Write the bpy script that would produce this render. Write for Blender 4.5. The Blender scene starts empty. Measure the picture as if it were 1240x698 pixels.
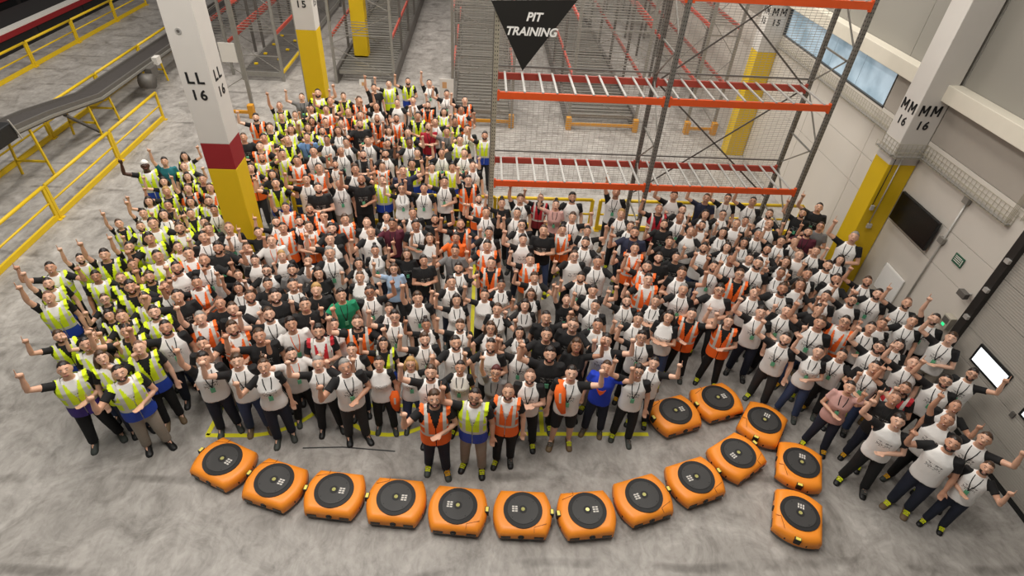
import bpy, bmesh, math, random
from mathutils import Vector, Matrix
random.seed(7)
PI = math.pi
sc = bpy.context.scene
COL = sc.collection
# ------------------------------------------------------------------ camera
CAM_H = 8.1
FPX = 699.07
PITCH, YAW, ROLL = 0.681055, 0.082027, -0.07116
fw = Vector((math.sin(YAW)*math.cos(PITCH), math.cos(YAW)*math.cos(PITCH), -math.sin(PITCH)))
r0 = Vector((math.cos(YAW), -math.sin(YAW), 0)); d0 = fw.cross(r0)
rt = math.cos(ROLL)*r0 + math.sin(ROLL)*d0
dn = -math.sin(ROLL)*r0 + math.cos(ROLL)*d0
cam_d = bpy.data.cameras.new('camera'); cam = bpy.data.objects.new('camera', cam_d); COL.objects.link(cam)
up = -dn
M = Matrix((( rt.x, up.x, -fw.x, 0), (rt.y, up.y, -fw.y, 0), (rt.z, up.z, -fw.z, CAM_H), (0, 0, 0, 1)))
cam.matrix_world = M
cam_d.sensor_width = 36; cam_d.lens = FPX/1240*36; cam_d.clip_end = 200
sc.camera = cam
# ------------------------------------------------------------------ world, lights, exposure
w = bpy.data.worlds.new('world'); sc.world = w; w.use_nodes = True
w.node_tree.nodes['Background'].inputs[0].default_value = (1.0, 0.97, 0.93, 1)
w.node_tree.nodes['Background'].inputs[1].default_value = 0.13
sc.view_settings.view_transform = 'Standard'; sc.view_settings.look = 'None'
sc.view_settings.gamma = 1; sc.view_settings.use_curve_mapping = False
sc.view_settings.exposure = -0.06
def ceiling_light(x, y, sx, sy, power):
    l = bpy.data.lights.new('ceiling_light', 'AREA'); l.shape = 'RECTANGLE'; l.size = sx; l.size_y = sy
    l.energy = power; l.color = (1.0, 0.955, 0.89)
    o = bpy.data.objects.new('ceiling_light', l); COL.objects.link(o); o.location = (x, y, 11.5)
for x, y, p in ((-7, 6, 520), (-1, 5, 560), (4.5, 8, 300), (-7, 17, 700), (0, 17, 800), (6, 17, 520), (-13, 20, 420), (-4, 28, 700), (5, 28, 600)):
    ceiling_light(x, y, 1.6, 6.0, p*1.16)
# ------------------------------------------------------------------ helpers
def pix(px, py, z=0.0):
    d = rt*((px-620)/FPX) + dn*((py-349)/FPX) + fw
    t = (z-CAM_H)/d.z
    return Vector((d.x*t, d.y*t, z))
def lin(c): return tuple((v/12.92 if v <= .04045 else ((v+.055)/1.055)**2.4) for v in c)
def rgb(h): return lin(tuple(int(h[i:i+2], 16)/255 for i in (0, 2, 4)))
MATS = {}
def mat(name, hexc, rough=.6, metal=0.0, var=0.08, scale=6.0, bump=0.0):
    if name in MATS: return MATS[name]
    m = bpy.data.materials.new(name); m.use_nodes = True; nt = m.node_tree; b = nt.nodes['Principled BSDF']
    c = rgb(hexc); b.inputs['Roughness'].default_value = rough; b.inputs['Metallic'].default_value = metal
    if var > 0:
        tc = nt.nodes.new('ShaderNodeTexCoord'); no = nt.nodes.new('ShaderNodeTexNoise'); no.inputs['Scale'].default_value = scale; no.inputs['Detail'].default_value = 3
        nt.links.new(tc.outputs['Object'], no.inputs['Vector'])
        mx = nt.nodes.new('ShaderNodeMix'); mx.data_type = 'RGBA'
        mx.inputs[6].default_value = tuple(v*(1-var) for v in c)+(1,); mx.inputs[7].default_value = tuple(min(1, v*(1+var)) for v in c)+(1,)
        nt.links.new(no.outputs['Fac'], mx.inputs[0]); nt.links.new(mx.outputs[2], b.inputs['Base Color'])
        if bump > 0:
            bp = nt.nodes.new('ShaderNodeBump'); bp.inputs['Strength'].default_value = bump; bp.inputs['Distance'].default_value = .01
            nt.links.new(no.outputs['Fac'], bp.inputs['Height']); nt.links.new(bp.outputs['Normal'], b.inputs['Normal'])
    else: b.inputs['Base Color'].default_value = c+(1,)
    MATS[name] = m; return m
def emis(name, hexc, s):
    m = bpy.data.materials.new(name); m.use_nodes = True; b = m.node_tree.nodes['Principled BSDF']
    b.inputs['Base Color'].default_value = rgb(hexc)+(1,); b.inputs['Emission Color'].default_value = rgb(hexc)+(1,); b.inputs['Emission Strength'].default_value = s
    MATS[name] = m; return m
def link(name, me, parent=None, m=None):
    o = bpy.data.objects.new(name, me); COL.objects.link(o)
    if parent: o.parent = parent
    if m and me and not me.materials: me.materials.append(m)
    return o
def tag(o, label=None, cat=None, group=None, kind=None):
    if label: o['label'] = label
    if cat: o['category'] = cat
    if group: o['group'] = group
    if kind: o['kind'] = kind
    return o
def empty(name, loc=(0, 0, 0), rz=0.0):
    o = bpy.data.objects.new(name, None); COL.objects.link(o); o.location = loc; o.rotation_euler = (0, 0, rz); o.empty_display_size = .1
    return o
def fin(bm, name, parent=None, m=None, smooth=False, bevel=0):
    if bevel: bmesh.ops.bevel(bm, geom=bm.edges[:], offset=bevel, segments=2, affect='EDGES', profile=.6)
    me = bpy.data.meshes.new(name); bm.to_mesh(me); bm.free()
    if smooth: me.shade_smooth()
    return link(name, me, parent, m)
def box(bm, x0, x1, y0, y1, z0, z1):
    vs = [bm.verts.new((x, y, z)) for x in (x0, x1) for y in (y0, y1) for z in (z0, z1)]
    for f in ((0, 1, 3, 2), (4, 6, 7, 5), (0, 4, 5, 1), (2, 3, 7, 6), (0, 2, 6, 4), (1, 5, 7, 3)): bm.faces.new([vs[i] for i in f])
def bar(bm, p, q, a, b=None, side=(1, 0, 0)):
    p = Vector(p); q = Vector(q); b = b or a; d = (q-p).normalized(); s = Vector(side)
    if abs(d.dot(s)) > .95: s = Vector((0, 1, 0)) if abs(d.y) < .9 else Vector((0, 0, 1))
    u = (s-d*d.dot(s)).normalized()*(a/2); v = d.cross(u).normalized()*(b/2)
    vs = [bm.verts.new(c+u*i+v*j) for c in (p, q) for i, j in ((-1, -1), (1, -1), (1, 1), (-1, 1))]
    bm.faces.new(vs[3::-1]); bm.faces.new(vs[4:])
    for i in range(4): k = (i+1) % 4; bm.faces.new((vs[i], vs[k], vs[4+k], vs[4+i]))
def tube(bm, pts, rad, n=8, flat=None):
    pts = [Vector(p) for p in pts]; rings = []
    if not hasattr(rad, '__len__'): rad = [rad]*len(pts)
    prev = None
    for i, p in enumerate(pts):
        d = ((pts[i+1]-p) if i == 0 else (p-pts[i-1]) if i == len(pts)-1 else (pts[i+1]-pts[i-1])).normalized()
        if prev is None:
            a = Vector((1, 0, 0)) if abs(d.x) < .8 else Vector((0, 1, 0))
        else: a = prev
        u = (a-d*d.dot(a)).normalized(); prev = u; v = d.cross(u)
        r = rad[i]; ru, rv = r if hasattr(r, '__len__') else (r, r)
        rings.append([bm.verts.new(p+u*(ru*math.cos(t*2*PI/n))+v*(rv*math.sin(t*2*PI/n))) for t in range(n)])
    for a, b in zip(rings, rings[1:]):
        for i in range(n): k = (i+1) % n; bm.faces.new((a[i], a[k], b[k], b[i]))
    bm.faces.new(rings[0][::-1]); bm.faces.new(rings[-1])
def stack(bm, rings, n=20, p=2.3):
    rs = []
    for z, rx, ry, oy in rings:
        r = []
        for t in range(n):
            a = 2*PI*t/n; c, s = math.cos(a), math.sin(a)
            r.append(bm.verts.new((rx*math.copysign(abs(c)**(2/p), c), oy+ry*math.copysign(abs(s)**(2/p), s), z)))
        rs.append(r)
    for a, b in zip(rs, rs[1:]):
        for i in range(n): k = (i+1) % n; bm.faces.new((a[i], a[k], b[k], b[i]))
    bm.faces.new(rs[0][::-1]); bm.faces.new(rs[-1])
def ball(bm, c, r, seg=12, rng=8, mtx=None):
    g = bmesh.ops.create_uvsphere(bm, u_segments=seg, v_segments=rng, radius=1)
    T = Matrix.Translation(c) @ Matrix.Diagonal((r[0], r[1], r[2], 1))
    if mtx: T = mtx @ T
    bmesh.ops.transform(bm, matrix=T, verts=g['verts'])
def bx(name, dims, parent=None, m=None, bevel=0):
    bm = bmesh.new(); box(bm, *dims); return fin(bm, name, parent, m, bevel=bevel)
def prism(bm, pts, z0, z1):
    a = [bm.verts.new((x, y, z0)) for x, y in pts]; b = [bm.verts.new((x, y, z1)) for x, y in pts]; n = len(pts)
    bm.faces.new(a[::-1]); bm.faces.new(b)
    for i in range(n): k = (i+1) % n; bm.faces.new((a[i], a[k], b[k], b[i]))
def text(body, size, loc, rot, parent, m, name='lettering', shear=0, space=1.0, bold=0.0):
    cu = bpy.data.curves.new('t', 'FONT'); cu.body = body; cu.size = size; cu.align_x = 'CENTER'; cu.align_y = 'CENTER'; cu.extrude = .003; cu.shear = shear; cu.space_character = space; cu.offset = bold
    t = bpy.data.objects.new('t', cu); COL.objects.link(t)
    me = bpy.data.meshes.new_from_object(t.evaluated_get(bpy.context.evaluated_depsgraph_get()))
    bpy.data.objects.remove(t)
    me.materials.clear(); o = link(name, me, parent, m); o.location = loc; o.rotation_euler = rot; return o
# ------------------------------------------------------------------ shared materials
YEL = mat('safety_yellow', 'D9B50F', .5, 0, .06); YELC = mat('column_yellow', 'D8B408', .65, 0, .05, 3)
WHT = mat('column_white', 'CFCAC3', .75, 0, .04, 3); REDC = mat('column_red', '8E1B22', .65, 0, .05)
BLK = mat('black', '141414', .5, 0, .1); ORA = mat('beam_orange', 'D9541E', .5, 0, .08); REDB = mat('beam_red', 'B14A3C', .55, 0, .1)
GALV = mat('galvanised_steel', '8F8C85', .42, .35, .15, 12); GALD = mat('dark_steel', '65615C', .5, .2, .15, 12)
PALE = mat('pale_steel', 'BDBAB5', .45, .4, .1); INK = mat('lettering_black', '1A1A1A', .6, 0, 0)
RUB = mat('belt_rubber', '3F3A37', .7, 0, .15, 8); DARKM = mat('dark_machine', '211D1C', .6, 0, .2, 4); CREAM = mat('cream_steel', 'A9A28F', .5, .2, .05)
WPAN = mat('wall_panel', 'C9C2B8', .7, 0, .03, 1.5); UPAN = mat('upper_wall_panel', '8F8B82', .75, 0, .04, 1.0); PURL = mat('purlin_white', 'D6CFBF', .6, 0, .03)
DOORM = mat('door_panel', 'A39E96', .6, 0, .03); WIRE = mat('wire', 'A19C93', .5, .1, .05); PAPER = mat('paper', 'D8D3CB', .8, 0, .03)
REDM = mat('machine_red', '8C1A20', .5, 0, .1)
def floor_mat():
    m = bpy.data.materials.new('polished_concrete'); m.use_nodes = True; nt = m.node_tree; N = nt.nodes; L = nt.links; b = N['Principled BSDF']
    tc = N.new('ShaderNodeTexCoord')
    def noise(scale, detail, dist=0, map_scale=None):
        n = N.new('ShaderNodeTexNoise'); n.inputs['Scale'].default_value = scale; n.inputs['Detail'].default_value = detail; n.inputs['Distortion'].default_value = dist; n.inputs['Roughness'].default_value = .6
        if map_scale:
            mp = N.new('ShaderNodeMapping'); mp.inputs['Scale'].default_value = map_scale; L.new(tc.outputs['Object'], mp.inputs['Vector']); L.new(mp.outputs[0], n.inputs['Vector'])
        else: L.new(tc.outputs['Object'], n.inputs['Vector'])
        return n
    def ramp(src, stops):
        r = N.new('ShaderNodeValToRGB'); L.new(src, r.inputs[0]); e = r.color_ramp.elements
        e[0].position, e[0].color = stops[0][0], stops[0][1]+(1,); e[1].position, e[1].color = stops[-1][0], stops[-1][1]+(1,)
        for p, c in stops[1:-1]: k = e.new(p); k.color = c+(1,)
        return r
    n1 = noise(1.3, 14, 1.2); n1.inputs['Roughness'].default_value = .68; base = ramp(n1.outputs['Fac'], [(.30, rgb('77726C')), (.46, rgb('9C9791')), (.58, rgb('ABA6A0')), (.74, rgb('C3BEB8'))])
    n2 = noise(9, 9, .6, (1, .55, 1)); sm = ramp(n2.outputs['Fac'], [(.34, (.62, .61, .60)), (.56, (1, 1, 1))])
    mx = N.new('ShaderNodeMix'); mx.data_type = 'RGBA'; mx.blend_type = 'MULTIPLY'; mx.inputs[0].default_value = .55
    L.new(base.outputs[0], mx.inputs[6]); L.new(sm.outputs[0], mx.inputs[7])
    # tyre scuffs: thin distorted wave lines in patches
    wv = N.new('ShaderNodeTexWave'); wv.wave_type = 'RINGS'; wv.inputs['Scale'].default_value = .22; wv.inputs['Distortion'].default_value = 2.5; wv.inputs['Detail'].default_value = 2
    mp = N.new('ShaderNodeMapping'); mp.inputs['Location'].default_value = (9, -3, 0); L.new(tc.outputs['Object'], mp.inputs['Vector']); L.new(mp.outputs[0], wv.inputs['Vector'])
    wr = ramp(wv.outputs['Fac'], [(.965, (1, 1, 1)), (.997, (.58, .57, .56))])
    n3 = noise(1.1, 4); pr = ramp(n3.outputs['Fac'], [(.45, (0, 0, 0)), (.6, (1, 1, 1))])
    mx2 = N.new('ShaderNodeMix'); mx2.data_type = 'RGBA'; mx2.blend_type = 'MULTIPLY'
    L.new(pr.outputs[0], mx2.inputs[0]); L.new(mx.outputs[2], mx2.inputs[6]); L.new(wr.outputs[0], mx2.inputs[7])
    L.new(mx2.outputs[2], b.inputs['Base Color'])
    rr = N.new('ShaderNodeMapRange'); rr.inputs[3].default_value = .38; rr.inputs[4].default_value = .6; L.new(n1.outputs['Fac'], rr.inputs[0]); L.new(rr.outputs[0], b.inputs['Roughness'])
    bp = N.new('ShaderNodeBump'); bp.inputs['Strength'].default_value = .06; bp.inputs['Distance'].default_value = .01; L.new(n2.outputs['Fac'], bp.inputs['Height']); L.new(bp.outputs[0], b.inputs['Normal'])
    return m
# ------------------------------------------------------------------ floor, markings
fl = bx('floor', (-34, 8.9, -1, 52, -.2, 0), None, floor_mat()); tag(fl, kind='structure')
LINEY = mat('line_yellow', 'E3DC1E', .6, 0, .12, 9)
def mark(pts, wd=.075):
    bm = bmesh.new(); pts = [Vector((x, y, 0)) for x, y in pts]; L_, R_ = [], []
    for i, p in enumerate(pts):
        d = ((pts[i+1]-p) if i == 0 else (p-pts[i-1]) if i == len(pts)-1 else ((pts[i+1]-p).normalized()+(p-pts[i-1]).normalized())).normalized()
        k = Vector((-d.y, d.x, 0))*wd/2
        L_.append([bm.verts.new(p+k+Vector((0, 0, z))) for z in (.0005, .004)]); R_.append([bm.verts.new(p-k+Vector((0, 0, z))) for z in (.0005, .004)])
    for i in range(len(pts)-1):
        for a, b in ((L_[i][1], R_[i][1]),): bm.faces.new((L_[i][1], R_[i][1], R_[i+1][1], L_[i+1][1]))
        bm.faces.new((L_[i][0], L_[i][1], L_[i+1][1], L_[i+1][0])); bm.faces.new((R_[i][1], R_[i][0], R_[i+1][0], R_[i+1][1]))
    return fin(bm, 'marking_line', fl, LINEY)
def arc(cx, cy, r, a0, a1, n=14): return [(cx+r*math.cos(math.radians(a0+(a1-a0)*i/n)), cy+r*math.sin(math.radians(a0+(a1-a0)*i/n))) for i in range(n+1)]
mark([(-4.35, 5.98), (-3.7, 5.98)]+arc(-3.7, 7.25, 1.27, -90, -8, 12)); mark([(-4.33, 5.98), (-4.27, 6.95)]); mark([(-4.27, 6.95), (-2.6, 6.95)])
mark(arc(-1.4, 7.0, 1.0, 180, 360, 22)); mark([(-1.9, 6.62), (-.9, 6.62)])
mark([(-.4, 6.03), (3.03, 6.03)]); mark([(-.42, 6.03), (-.47, 10.6)]); mark([(-.08, 6.03), (-.02, 10.8)]); mark([(.42, 7.4), (.44, 10.8)]); mark([(1.19, 6.06), (1.2, 6.5)])
mark([(1.45, 9.6), (1.86, 9.95), (1.92, 9.3)]); mark([(1.5, 10.1), (2.1, 10.75)]); mark([(.2, 6.55), (2.0, 6.6)], .06)
bm = bmesh.new(); tube(bm, [(-2.74, 5.735, .004), (-2.1, 5.755, .004), (-1.25, 5.675, .004)], [(.012, .003)]*3, 6); fin(bm, 'tape_mark', fl, mat('tape_black', '2B2B2B', .5, 0, .1))
# ------------------------------------------------------------------ right wall
WX = 8.62
wr_ = empty('wall_right'); tag(wr_, kind='structure')
def wp(y0, y1, z0, z1, m=WPAN, x=WX, nm='wall_panel'): return bx(nm, (x, x+.2, y0+.006, y1-.006, z0+.006, z1-.006), wr_, m)
bx('wall_core', (WX+.21, WX+.28, 7.25, 11.7, 0, 10), wr_, GALD); bx('wall_core', (WX+.21, WX+.28, 11.7, 17.0, 0, 3.75), wr_, GALD); bx('wall_core', (WX+.21, WX+.28, 11.7, 17.0, 4.5, 10), wr_, GALD); bx('wall_core', (WX+.21, WX+.28, 17.0, 48, 0, 10), wr_, GALD)
GPAN = mat('wall_panel_grey', '9F978D', .7, 0, .03)
for y0, y1 in ((7.28, 10.02), (10.02, 11.7), (11.7, 14.35), (14.35, 17.0), (17.0, 24), (24, 31), (31, 38), (38, 46)):
    wp(y0, y1, 0, 2.04); wp(y0, y1, 2.04, 2.72)
    if 11 < y0 < 17: wp(y0, y1, 2.72, 3.75)
    else: wp(y0, y1, 2.72, 3.78); wp(y0, y1, 3.78, 4.55, GPAN)
    wp(y0, y1, 4.55, 10, UPAN, WX+.06, 'upper_panel')
for y0, y1 in ((3.0, 10.02), (10.5, 17.02), (17.5, 24), (24.5, 31)):
    bx('rail_beam', (WX-.22, WX+.05, y0, y1, 4.55, 4.84), wr_, PURL, bevel=.012)
wp(2.9, 7.28, 4.3, 10, UPAN, WX+.06, 'upper_panel')
# ribbon window with the yard outside
def sky_mat():
    m = bpy.data.materials.new('outdoor_view'); m.use_nodes = True; nt = m.node_tree; N = nt.nodes; b = N['Principled BSDF']
    tc = N.new('ShaderNodeTexCoord'); no = N.new('ShaderNodeTexNoise'); no.inputs['Scale'].default_value = 1.3; no.inputs['Detail'].default_value = 6; nt.links.new(tc.outputs['Object'], no.inputs['Vector'])
    r = N.new('ShaderNodeValToRGB'); e = r.color_ramp.elements; e[0].position, e[0].color = .38, rgb('7F95A3')+(1,); e[1].position, e[1].color = .62, rgb('A9BCC9')+(1,)
    nt.links.new(no.outputs['Fac'], r.inputs[0]); nt.links.new(r.outputs[0], b.inputs['Base Color']); nt.links.new(r.outputs[0], b.inputs['Emission Color']); b.inputs['Emission Strength'].default_value = .55; b.inputs['Roughness'].default_value = .15
    return m
win = empty('window_1', (WX, 14.35, 3.75)); tag(win, kind='structure')
SKYM = sky_mat(); FRM = mat('window_frame', '4A4A48', .4, .3, .05)
for i in range(4):
    y0 = -2.64+i*1.32; bx('pane', (.05, .06, y0, y0+1.3, .03, .72), win, SKYM)
bm = bmesh.new()
for a in ((-.01, .09, -2.66, 2.66, 0, .03), (-.01, .09, -2.66, 2.66, .72, .76)): box(bm, *a)
for y in (-2.66, 2.63): box(bm, -.01, .09, y, y+.03, 0, .76)
fin(bm, 'window_frame', win, FRM)
# sectional dock door
dr = empty('door_1', (WX+.03, 5.0, 0)); tag(dr, kind='structure')
DZ = [.09, .62, 1.14, 1.65, 2.2, 2.7, 3.2, 3.72, 4.28]
rib = bpy.data.materials.new('ribbed_door'); rib.use_nodes = True
def _rib(m):
    nt = m.node_tree; N = nt.nodes; b = N['Principled BSDF']; tc = N.new('ShaderNodeTexCoord'); wv = N.new('ShaderNodeTexWave'); wv.bands_direction = 'Z'; wv.inputs['Scale'].default_value = 7; nt.links.new(tc.outputs['Object'], wv.inputs['Vector'])
    bp = N.new('ShaderNodeBump'); bp.inputs['Strength'].default_value = .25; bp.inputs['Distance'].default_value = .01; nt.links.new(wv.outputs['Fac'], bp.inputs['Height']); nt.links.new(bp.outputs[0], b.inputs['Normal'])
    b.inputs['Base Color'].default_value = rgb('A59F96')+(1,); b.inputs['Roughness'].default_value = .55
_rib(rib)
for a, b in zip(DZ, DZ[1:]): bx('door_section', (0, .06, -2.4, 2.12, a+.006, b-.006), dr, rib)
bx('bottom_seal', (-.01, .07, -2.4, 2.12, 0, .09), dr, BLK)
bx('door_core', (.07, .1, -2.4, 2.2, 0, 4.3), dr, GALD)
tr = bx('guide_track', (-.10, .07, 2.12, 2.27, 0, 4.6), dr, mat('track_dark', '34312F', .5, .4, .1))
for z in (.5, 1.35, 1.8, 2.4, 3.0, 3.6): bx('track_bracket', (-.15, -.1, 2.11, 2.2, z, z+.07), tr, PALE)
LIT = emis('daylight_pane', 'EAF0F4', 1.3)
for yc in (1.345, .15):
    vw = bx('door_window', (-.03, .0, yc-.38, yc+.38, 1.23, 1.62), dr, BLK, bevel=.01)
    bx('pane', (-.036, -.031, yc-.33, yc+.33, 1.28, 1.57), vw, LIT)
for z in (1.14, 2.2): bx('hinge', (-.03, 0, .55, .62, z-.05, z+.05), dr, GALD)
# ------------------------------------------------------------------ columns with lettering
def mm_letters(r, loc, rz):
    for ox in (-.115, .115):
        bm = bmesh.new(); h, w_, s = .1, .085, .036
        def q(x, z, c): return bm.verts.new((ox+x, c, z))
        for P in ([(-w_, -h), (-w_+s, -h), (-w_+s, h), (-w_, h)], [(w_-s, -h), (w_, -h), (w_, h), (w_-s, h)], [(-w_, h), (-w_+s*1.2, h), (s*.5, -h*.45), (-s*.5, -h*.45)], [(w_, h), (w_-s*1.2, h), (-s*.5, -h*.45), (s*.5, -h*.45)]):
            a = [q(x, z, -.003) for x, z in P]; b = [q(x, z, 0) for x, z in P]; bm.faces.new(a); bm.faces.new(b[::-1])
            for i in range(4): j = (i+1) % 4; bm.faces.new((a[i], b[i], b[j], a[j]))
        bmesh.ops.recalc_face_normals(bm, faces=bm.faces[:]); o = fin(bm, 'lettering', r, INK); o.location = loc; o.rotation_euler = (0, 0, rz)
def column(x0, x1, y0, y1, zy, zr, word, num, label, front=True, side=None, tz=4.05):
    r = empty('concrete_column', ((x0+x1)/2, (y0+y1)/2, 0)); hx, hy = (x1-x0)/2, (y1-y0)/2
    bx('yellow_base', (-hx, hx, -hy, hy, 0, zy), r, YELC, bevel=.012)
    if zr > zy: bx('red_band', (-hx, hx, -hy, hy, zy, zr), r, REDC, bevel=.012)
    bx('shaft', (-hx, hx, -hy, hy, zr, 10.5), r, WHT, bevel=.012)
    k, sp = (1, 1.25) if word == 'LL' else (.92, 1.2)
    if word == 'MM':
        mm_letters(r, (-.01, -hy-.004, tz), 0); mm_letters(r, (side*(hx+.004), 0, tz), side*PI/2); word = ''
    for body, dz, sz in ((word, 0, .27), (num, -.29, .24)):
        if not body: continue
        text(body, sz*k, (-.02, -hy-.004, tz+dz), (PI/2, 0, 0), r, INK, space=sp, bold=.006)
        if side: text(body, sz*k, (side*(hx+.004), 0, tz+dz), (PI/2, 0, side*PI/2), r, INK, space=sp, bold=.006)
    return tag(r, label, 'column')
c1 = column(-5.07, -4.55, 10.05, 10.6, 2.68, 3.19, 'LL', '16', 'white concrete column marked LL 16 with red band and yellow base', side=1, tz=4.38)
bm = bmesh.new(); tube(bm, [(-.06, -.285, 5.15), (-.06, -.272, 5.15)], .05, 14); fin(bm, 'socket_plate', c1, PALE); bm = bmesh.new(); tube(bm, [(-.06, -.288, 5.15), (-.06, -.274, 5.15)], .026, 12); fin(bm, 'socket_hole', c1, GALD)
column(-5.05, -4.5, 16.95, 17.45, 3.3, 3.3, 'LL', '15', 'white concrete column marked 15 with yellow base and no red band', side=1, tz=4.24)
column(-5.0, -4.45, 24.0, 24.5, 3.3, 3.3, 'LL', '14', 'distant yellow-based column standing among the storage racks', side=1)
column(8.05, 8.61, 10.02, 10.5, 3.25, 3.25, 'MM', '16', 'white wall column marked MM 16 with yellow base and cable tray wrapped round it', side=-1, tz=4.35)
column(8.05, 8.61, 17.03, 17.52, 3.25, 3.25, 'MM', '15', 'white wall column marked MM 15 seen through the rack mesh', side=-1, tz=4.35)
# ------------------------------------------------------------------ cable tray, conduits, tv, exit sign
ct = empty('cable_tray', (8.5, 9, 3.45)); tag(ct, 'long galvanised wire basket cable tray running along the panelled wall', 'cable tray')
def basket(p, q, nrm, name='tray_section'):
    bm = bmesh.new(); p = Vector(p); q = Vector(q); d = (q-p); L_ = d.length; d.normalize(); nrm = Vector(nrm)
    for z in (0, .08, .16, .25): bar(bm, p+nrm*.0+Vector((0, 0, z)), q+Vector((0, 0, z)), .007); 
    for s in (.05, .1): bar(bm, p-nrm*s, q-nrm*s, .007)
    bar(bm, p-nrm*.1+Vector((0, 0, .12)), q-nrm*.1+Vector((0, 0, .12)), .007)
    n = int(L_/.1)
    for i in range(n+1):
        a = p+d*(L_*i/max(1, n)); bar(bm, a, a+Vector((0, 0, .25)), .006); bar(bm, a, a-nrm*.1, .006); bar(bm, a-nrm*.1, a-nrm*.1+Vector((0, 0, .12)), .006)
    o = fin(bm, name, ct, CREAM)
    bm = bmesh.new()
    for k in range(3): tube(bm, [p-nrm*(.03+.025*k)+Vector((0, 0, .02)), q-nrm*(.03+.025*k)+Vector((0, 0, .02))], .012, 6)
    fin(bm, 'cable_bundle', o, mat('cable_grey', '8A867F', .6, 0, .1)); return o
basket((.1, 8.0, 0), (.1, 1.52, 0), (1, 0, 0)); basket((-.46, 1.5, 0), (-.46, .98, 0), (1, 0, 0)); basket((-.5, .98, 0), (.1, .98, 0), (0, 1, 0)); basket((.1, 1.0, 0), (.1, -1.45, 0), (1, 0, 0))
bm = bmesh.new()
for k in range(4): bar(bm, (.1-.03*k, -1.4, 0), (.1-.03*k, -1.4, 1.0), .008); bar(bm, (.1-.03*k, -1.62, .2), (.1-.03*k, -1.62, 1.0), .008)
for i in range(9): bar(bm, (.1, -1.4, .2+i*.1), (.1, -1.62, .2+i*.1), .006)
fin(bm, 'tray_riser', ct, CREAM)
def conduit(pts, label, r=.017):
    bm = bmesh.new(); tube(bm, pts, r, 8); o = fin(bm, 'conduit', None, PALE, True)
    c = empty('wall_conduit', pts[-1]); o.parent = c; o.location = -Vector(pts[-1]); return tag(c, label, 'conduit'), o
c, o = conduit([(8.59, 8.5, 3.45), (8.59, 8.5, .9)], 'vertical grey conduit with junction boxes between television and exit sign')
for z in (3.36, 2.52): bx('junction_box', (8.53, 8.6, 8.44, 8.57, z-.06, z+.06), c, GALV, bevel=.008).location = -Vector((8.59, 8.5, .9))
c, o = conduit([(8.25, 10.0, 3.4), (8.25, 10.0, 1.9)], 'thin grey conduit clipped to the yellow base of column MM 16', .012)
bx('switch_box', (8.21, 8.31, 9.95, 10.0, 1.82, 1.92), c, PALE, bevel=.008).location = -Vector((8.25, 10.0, 1.9))
c, o = conduit([(8.12, 10.0, 3.4), (8.12, 10.0, 2.35)], 'short black cable drop ending in a white socket on column MM 16', .008)
o.data.materials.clear(); o.data.materials.append(BLK)
bx('socket', (8.09, 8.16, 9.96, 10.0, 2.25, 2.36), c, PALE, bevel=.006).location = -Vector((8.12, 10.0, 2.35))
tv = empty('television', (8.52, 9.27, 2.16)); bx('bezel', (-.03, .03, -.6, .6, 0, .61), tv, BLK, bevel=.008); bx('screen', (-.034, -.031, -.58, .58, .02, .59), tv, mat('screen_black', '0C0C0C', .25, 0, 0)); bx('wall_bracket', (.03, .095, -.15, .15, .2, .4), tv, GALD)
tag(tv, 'large black flat television switched off on the panelled wall', 'television')
ex = empty('exit_sign', (8.6, 8.0, 2.34)); bx('sign_plate', (-.006, .01, -.12, .12, 0, .18), ex, mat('exit_green', '2E5B45', .5, 0, .05))
bm = bmesh.new()
for z in (.04, .075, .11, .14): box(bm, -.009, -.006, -.07, .09, z, z+.012)
box(bm, -.009, -.006, -.1, -.085, .03, .15); fin(bm, 'pictogram', ex, PAPER)
tag(ex, 'small green exit sign with white pictogram on the panelled wall', 'sign')
jb = empty('control_box', (8.55, 7.42, 1.35)); bx('housing', (-.06, .06, -.09, .09, 0, .26), jb, mat('box_grey', 'B0A99A', .5, 0, .05), bevel=.01); bx('button', (-.068, -.06, -.03, .03, .05, .1), jb, emis('green_led', '2FE08A', 1.2)); bx('front_plate', (-.064, -.06, -.07, .07, .12, .23), jb, GALD); tag(jb, 'grey dock door control box with green light beside the guide track', 'control box')
lb = empty('wall_lamp', (8.5, 7.4, 2.14)); bx('arm', (-.02, .1, -.02, .02, -.02, .02), lb, PALE); bx('lamp_head', (-.1, .0, -.09, .09, -.05, .06), lb, GALD, bevel=.01); tag(lb, 'small grey lamp bracket on the wall beside the door track', 'wall lamp')
wbm = bx('white_board', (8.57, 8.6, 8.75, 9.4, .75, 1.35), None, mat('board_white', 'E8E6E2', .5, 0, .02), bevel=.03); wbm.location = (0, 0, 0); tag(wbm, 'plain white board leaning on the wall under the television', 'board')
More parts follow.
